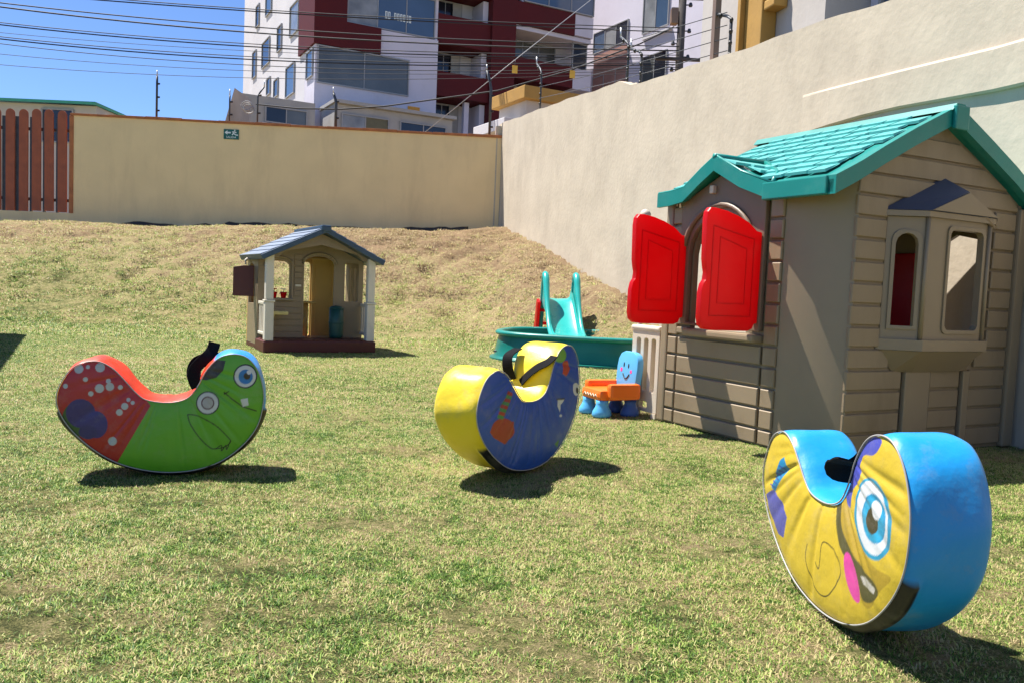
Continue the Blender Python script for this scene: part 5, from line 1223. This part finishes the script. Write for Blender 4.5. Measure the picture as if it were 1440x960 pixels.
# --- left rocker: green body, red spotted tail
Lp = (-1.20, 2.93, 0.30, 0.03, 0.20, 0.965)
PL = [(0.11, 0.36, 0.018)]
PL += [(('poly', [(590, 440), (400, 755), (60, 900), (40, 100), (600, 100), (560, 400)]), (0.42, 0.022, 0.018))]
PL += [(('poly', ellipse((205, 500), 90, 100, .3)), (0.05, 0.10, 0.03)), (('poly', ellipse((215, 470), 78, 80)), (0.045, 0.030, 0.14)), (('poly', ellipse((295, 535), 62, 75)), (0.045, 0.030, 0.15)), (('poly', ellipse((250, 575), 50, 40)), (0.04, 0.03, 0.13))]
for cx_, cy_, r_ in ((210, 228, 24), (258, 218, 11), (322, 222, 25), (245, 285, 13), (365, 297, 13), (318, 335, 24), (373, 328, 22), (428, 333, 13), (272, 363, 14), (138, 320, 13), (470, 403, 11), (493, 420, 11), (450, 438, 19), (421, 470, 18), (380, 630, 24)):
    PL.append((circ((cx_, cy_), r_), (0.45, 0.46, 0.44)))
PL += [(('poly', [(870, 300), (905, 215), (970, 190), (1015, 195), (1000, 250), (960, 290), (900, 305)]), (0.035, 0.03, 0.022))]
for c_, r_, cc in (((1128, 285), 70, BLK), ((1128, 285), 62, (.55, .56, .54)), ((1130, 288), 42, (.02, .16, .42)), ((1138, 284), 20, (.04, .03, .025)), ((1150, 263), 13, (.6, .6, .6))): PL.append((circ(c_, r_), cc))
for c_, r_, cc in (((910, 433), 67, BLK), ((910, 433), 60, (.55, .55, .53)), ((910, 433), 38, (.10, .03, .04)), ((910, 433), 31, (.38, .36, .34))): PL.append((circ(c_, r_), cc))
PL += [(('stroke', [(1005, 375), (1050, 415), (1110, 460), (1190, 488)], .0022), BLK), (('stroke', [(1005, 385), (1030, 370)], .002), BLK), (('poly', [(1098, 418), (1140, 410), (1146, 452), (1112, 462)]), WHT),
       (('stroke', [(795, 495), (850, 505), (950, 560), (1020, 630), (1038, 662), (1000, 690), (955, 698), (920, 690), (860, 630), (810, 550), (795, 495)], .0018), BLK), (('stroke', [(950, 700), (985, 680), (985, 712), (1010, 680), (1015, 705), (1035, 660)], .0016), BLK)]
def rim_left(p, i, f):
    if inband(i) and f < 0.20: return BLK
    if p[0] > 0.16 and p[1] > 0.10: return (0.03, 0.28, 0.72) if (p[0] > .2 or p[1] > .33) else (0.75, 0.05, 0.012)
    if p[0] < -0.335 and p[1] < .35: return (0.72, 0.48, 0.02)
    return (0.75, 0.05, 0.012)
IB0, IB1 = near_idx((1222, 490)), near_idx((105, 460))
def inband(i): return IB0 <= i <= IB1
iH = near_idx((905, 255)); iS = near_idx((850, 350))
rocker(Lp, 'crescent foam rocker with green face panel, red spotted tail and loose black handle', PL, rim_left, tr2l, 1,
       [([((852, 345), .03, 0), ((832, 300), .05, 0), ((835, 250), .12, 0), ((875, 205), .25, 0), ((910, 175), .4, 0), ((932, 145), .5, 0), ((945, 105), .52, 0)], .042),
        ([((860, 340), .20, 0), ((825, 285), .30, 0), ((840, 225), .45, 0), ((900, 205), .70, 0), ((960, 180), .90, 0)], .05)], (0.965, 1.03))
# --- middle rocker: blue face, yellow rim
Mp = (0.120, 3.275, 1.015, 0.101, 0.185, 1.075)
fm = px_local(Mp); z2 = lambda x, y: fm((600 + x / 3.84, 460 + y / 3.84))
PMd = [(0.014, 0.072, 0.36)]
def polyz(pts): return ('poly', pts)
PMd += [(polyz(ellipse((400, 575), 62, 62)), (.36, .035, .015)), (polyz([(330, 590), (345, 545), (455, 530), (462, 590), (410, 655), (350, 620)]), (.36, .035, .015))]
for i in range(8):
    a = (380 + 8 * i, 515 - 18 * i); PMd.append((polyz([(a[0] - 16, a[1] - 4), (a[0] + 16, a[1] + 6), (a[0] + 23, a[1] - 12), (a[0] - 8, a[1] - 22)]), (.36, .03, .015) if i % 2 else (.05, .22, .06)))
PMd += [(polyz(ellipse((712, 167), 33, 45)), (.16, .36, .04)), (polyz([(728, 205), (748, 200), (764, 240), (742, 285), (722, 270)]), (.45, .05, .02)), (polyz(ellipse((800, 355), 22, 34)), WHT), (polyz(ellipse((808, 362), 10, 16)), BLK),
        (polyz([(695, 410), (730, 408), (712, 440), (705, 478), (692, 445)]), WHT), (polyz(ellipse((710, 497), 7, 7)), WHT), (('stroke', [(690, 410), (730, 405)], .003), BLK), (polyz([(680, 650), (705, 625), (700, 670)]), (.04, .2, .05))]
IC0, IC1 = near_idx((1150, 640)), near_idx((200, 600))
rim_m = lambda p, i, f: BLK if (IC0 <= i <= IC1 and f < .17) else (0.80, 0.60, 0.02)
rocker(Mp, 'crescent foam rocker with blue printed face panel and plain yellow rim', PMd, rim_m, lambda p: z2(*p), 2,
       [([(iH + 3, .03, .0), (iH, .10, .012), (iS + 4, .30, .016), (iS + 1, .52, .012), (iS - 2, .66, .002)], .038), ([(iS - 1, .93, .0), (iS + 3, 1.0, .035), (iH, 1.02, .045), (iH + 4, .98, .012)], .05)], band=(IC0, IC1))
# --- right rocker: yellow face with one big eye, blue rim
Rp = (0.742, 1.835, -1.493, 0.125, 0.16, 0.99)
fr = px_local(Rp); z3 = lambda x, y: fr((1040 + x / 2.595, 590 + y / 2.595))
PR = [(0.56, 0.40, 0.035)]
PR += [(polyz([(375, 350), (400, 300), (430, 420), (500, 560), (560, 610), (520, 660), (480, 720), (455, 690), (440, 610), (400, 520), (378, 440)]), (.40, .27, .03)),
       (polyz([(357, 325), (372, 320), (388, 430), (440, 540), (510, 640), (500, 690), (462, 690), (440, 600), (385, 500), (362, 420)]), (.085, .075, .03)),
       (polyz(ellipse((424, 605), 20, 95, -.20)), (.62, .06, .30)), (polyz([(455, 600), (475, 605), (505, 650), (500, 668), (465, 630)]), (.45, .42, .36)),
       (polyz([(388, 300), (395, 180), (412, 110), (450, 85), (515, 100), (520, 130), (500, 160), (462, 160), (447, 190), (450, 240), (420, 290), (415, 350)]), (.06, .07, .36)),
       (polyz(ellipse((500, 393), 65, 153, -.12)), (.02, .26, .42)), (polyz(ellipse((498, 390), 55, 138, -.12)), (.60, .62, .64)), (polyz(ellipse((505, 392), 42, 92, -.10)), (.02, .26, .46)), (polyz(ellipse((503, 396), 37, 82, -.10)), (.03, .32, .52)), (polyz(ellipse((498, 400), 20, 50, -.08)), (.06, .05, .025)), (polyz(ellipse((515, 362), 18, 36, -.08)), (.68, .70, .72)),
       (('stroke', [(262, 480), (255, 530), (270, 600), (300, 660), (335, 668), (370, 620), (380, 570), (360, 510), (335, 478), (315, 480), (308, 545), (302, 570), (290, 545)], .0016), (.05, .04, .015)),
       (polyz([(160, 170), (172, 160), (187, 205), (140, 285), (128, 270)]), (.02, .20, .38)), (polyz([(100, 295), (135, 278), (165, 320), (187, 380), (172, 455), (150, 440), (110, 345)]), (.09, .09, .34))]
for i in range(6):
    a = (166 - i * 7, 200 + i * 13); PR.append((('stroke', [(a[0] - 8, a[1] - 8), (a[0] + 10, a[1] + 5)], .0018), (.03, .05, .25)))
ID0 = near_idx((1185, 590))
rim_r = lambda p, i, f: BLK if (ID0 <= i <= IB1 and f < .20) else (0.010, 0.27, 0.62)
rocker(Rp, 'crescent foam rocker with yellow face panel, one big blue eye and blue rim', PR, rim_r, lambda p: z3(*p), 3,
       [([(iH - 1, .05, .0), (iH - 3, .06, .035), (iH - 6, .12, .060), (iH - 7, .50, .062), (iH - 5, .9, .035), (iH - 1, .95, .0)], .085)], band=(ID0, IB1))
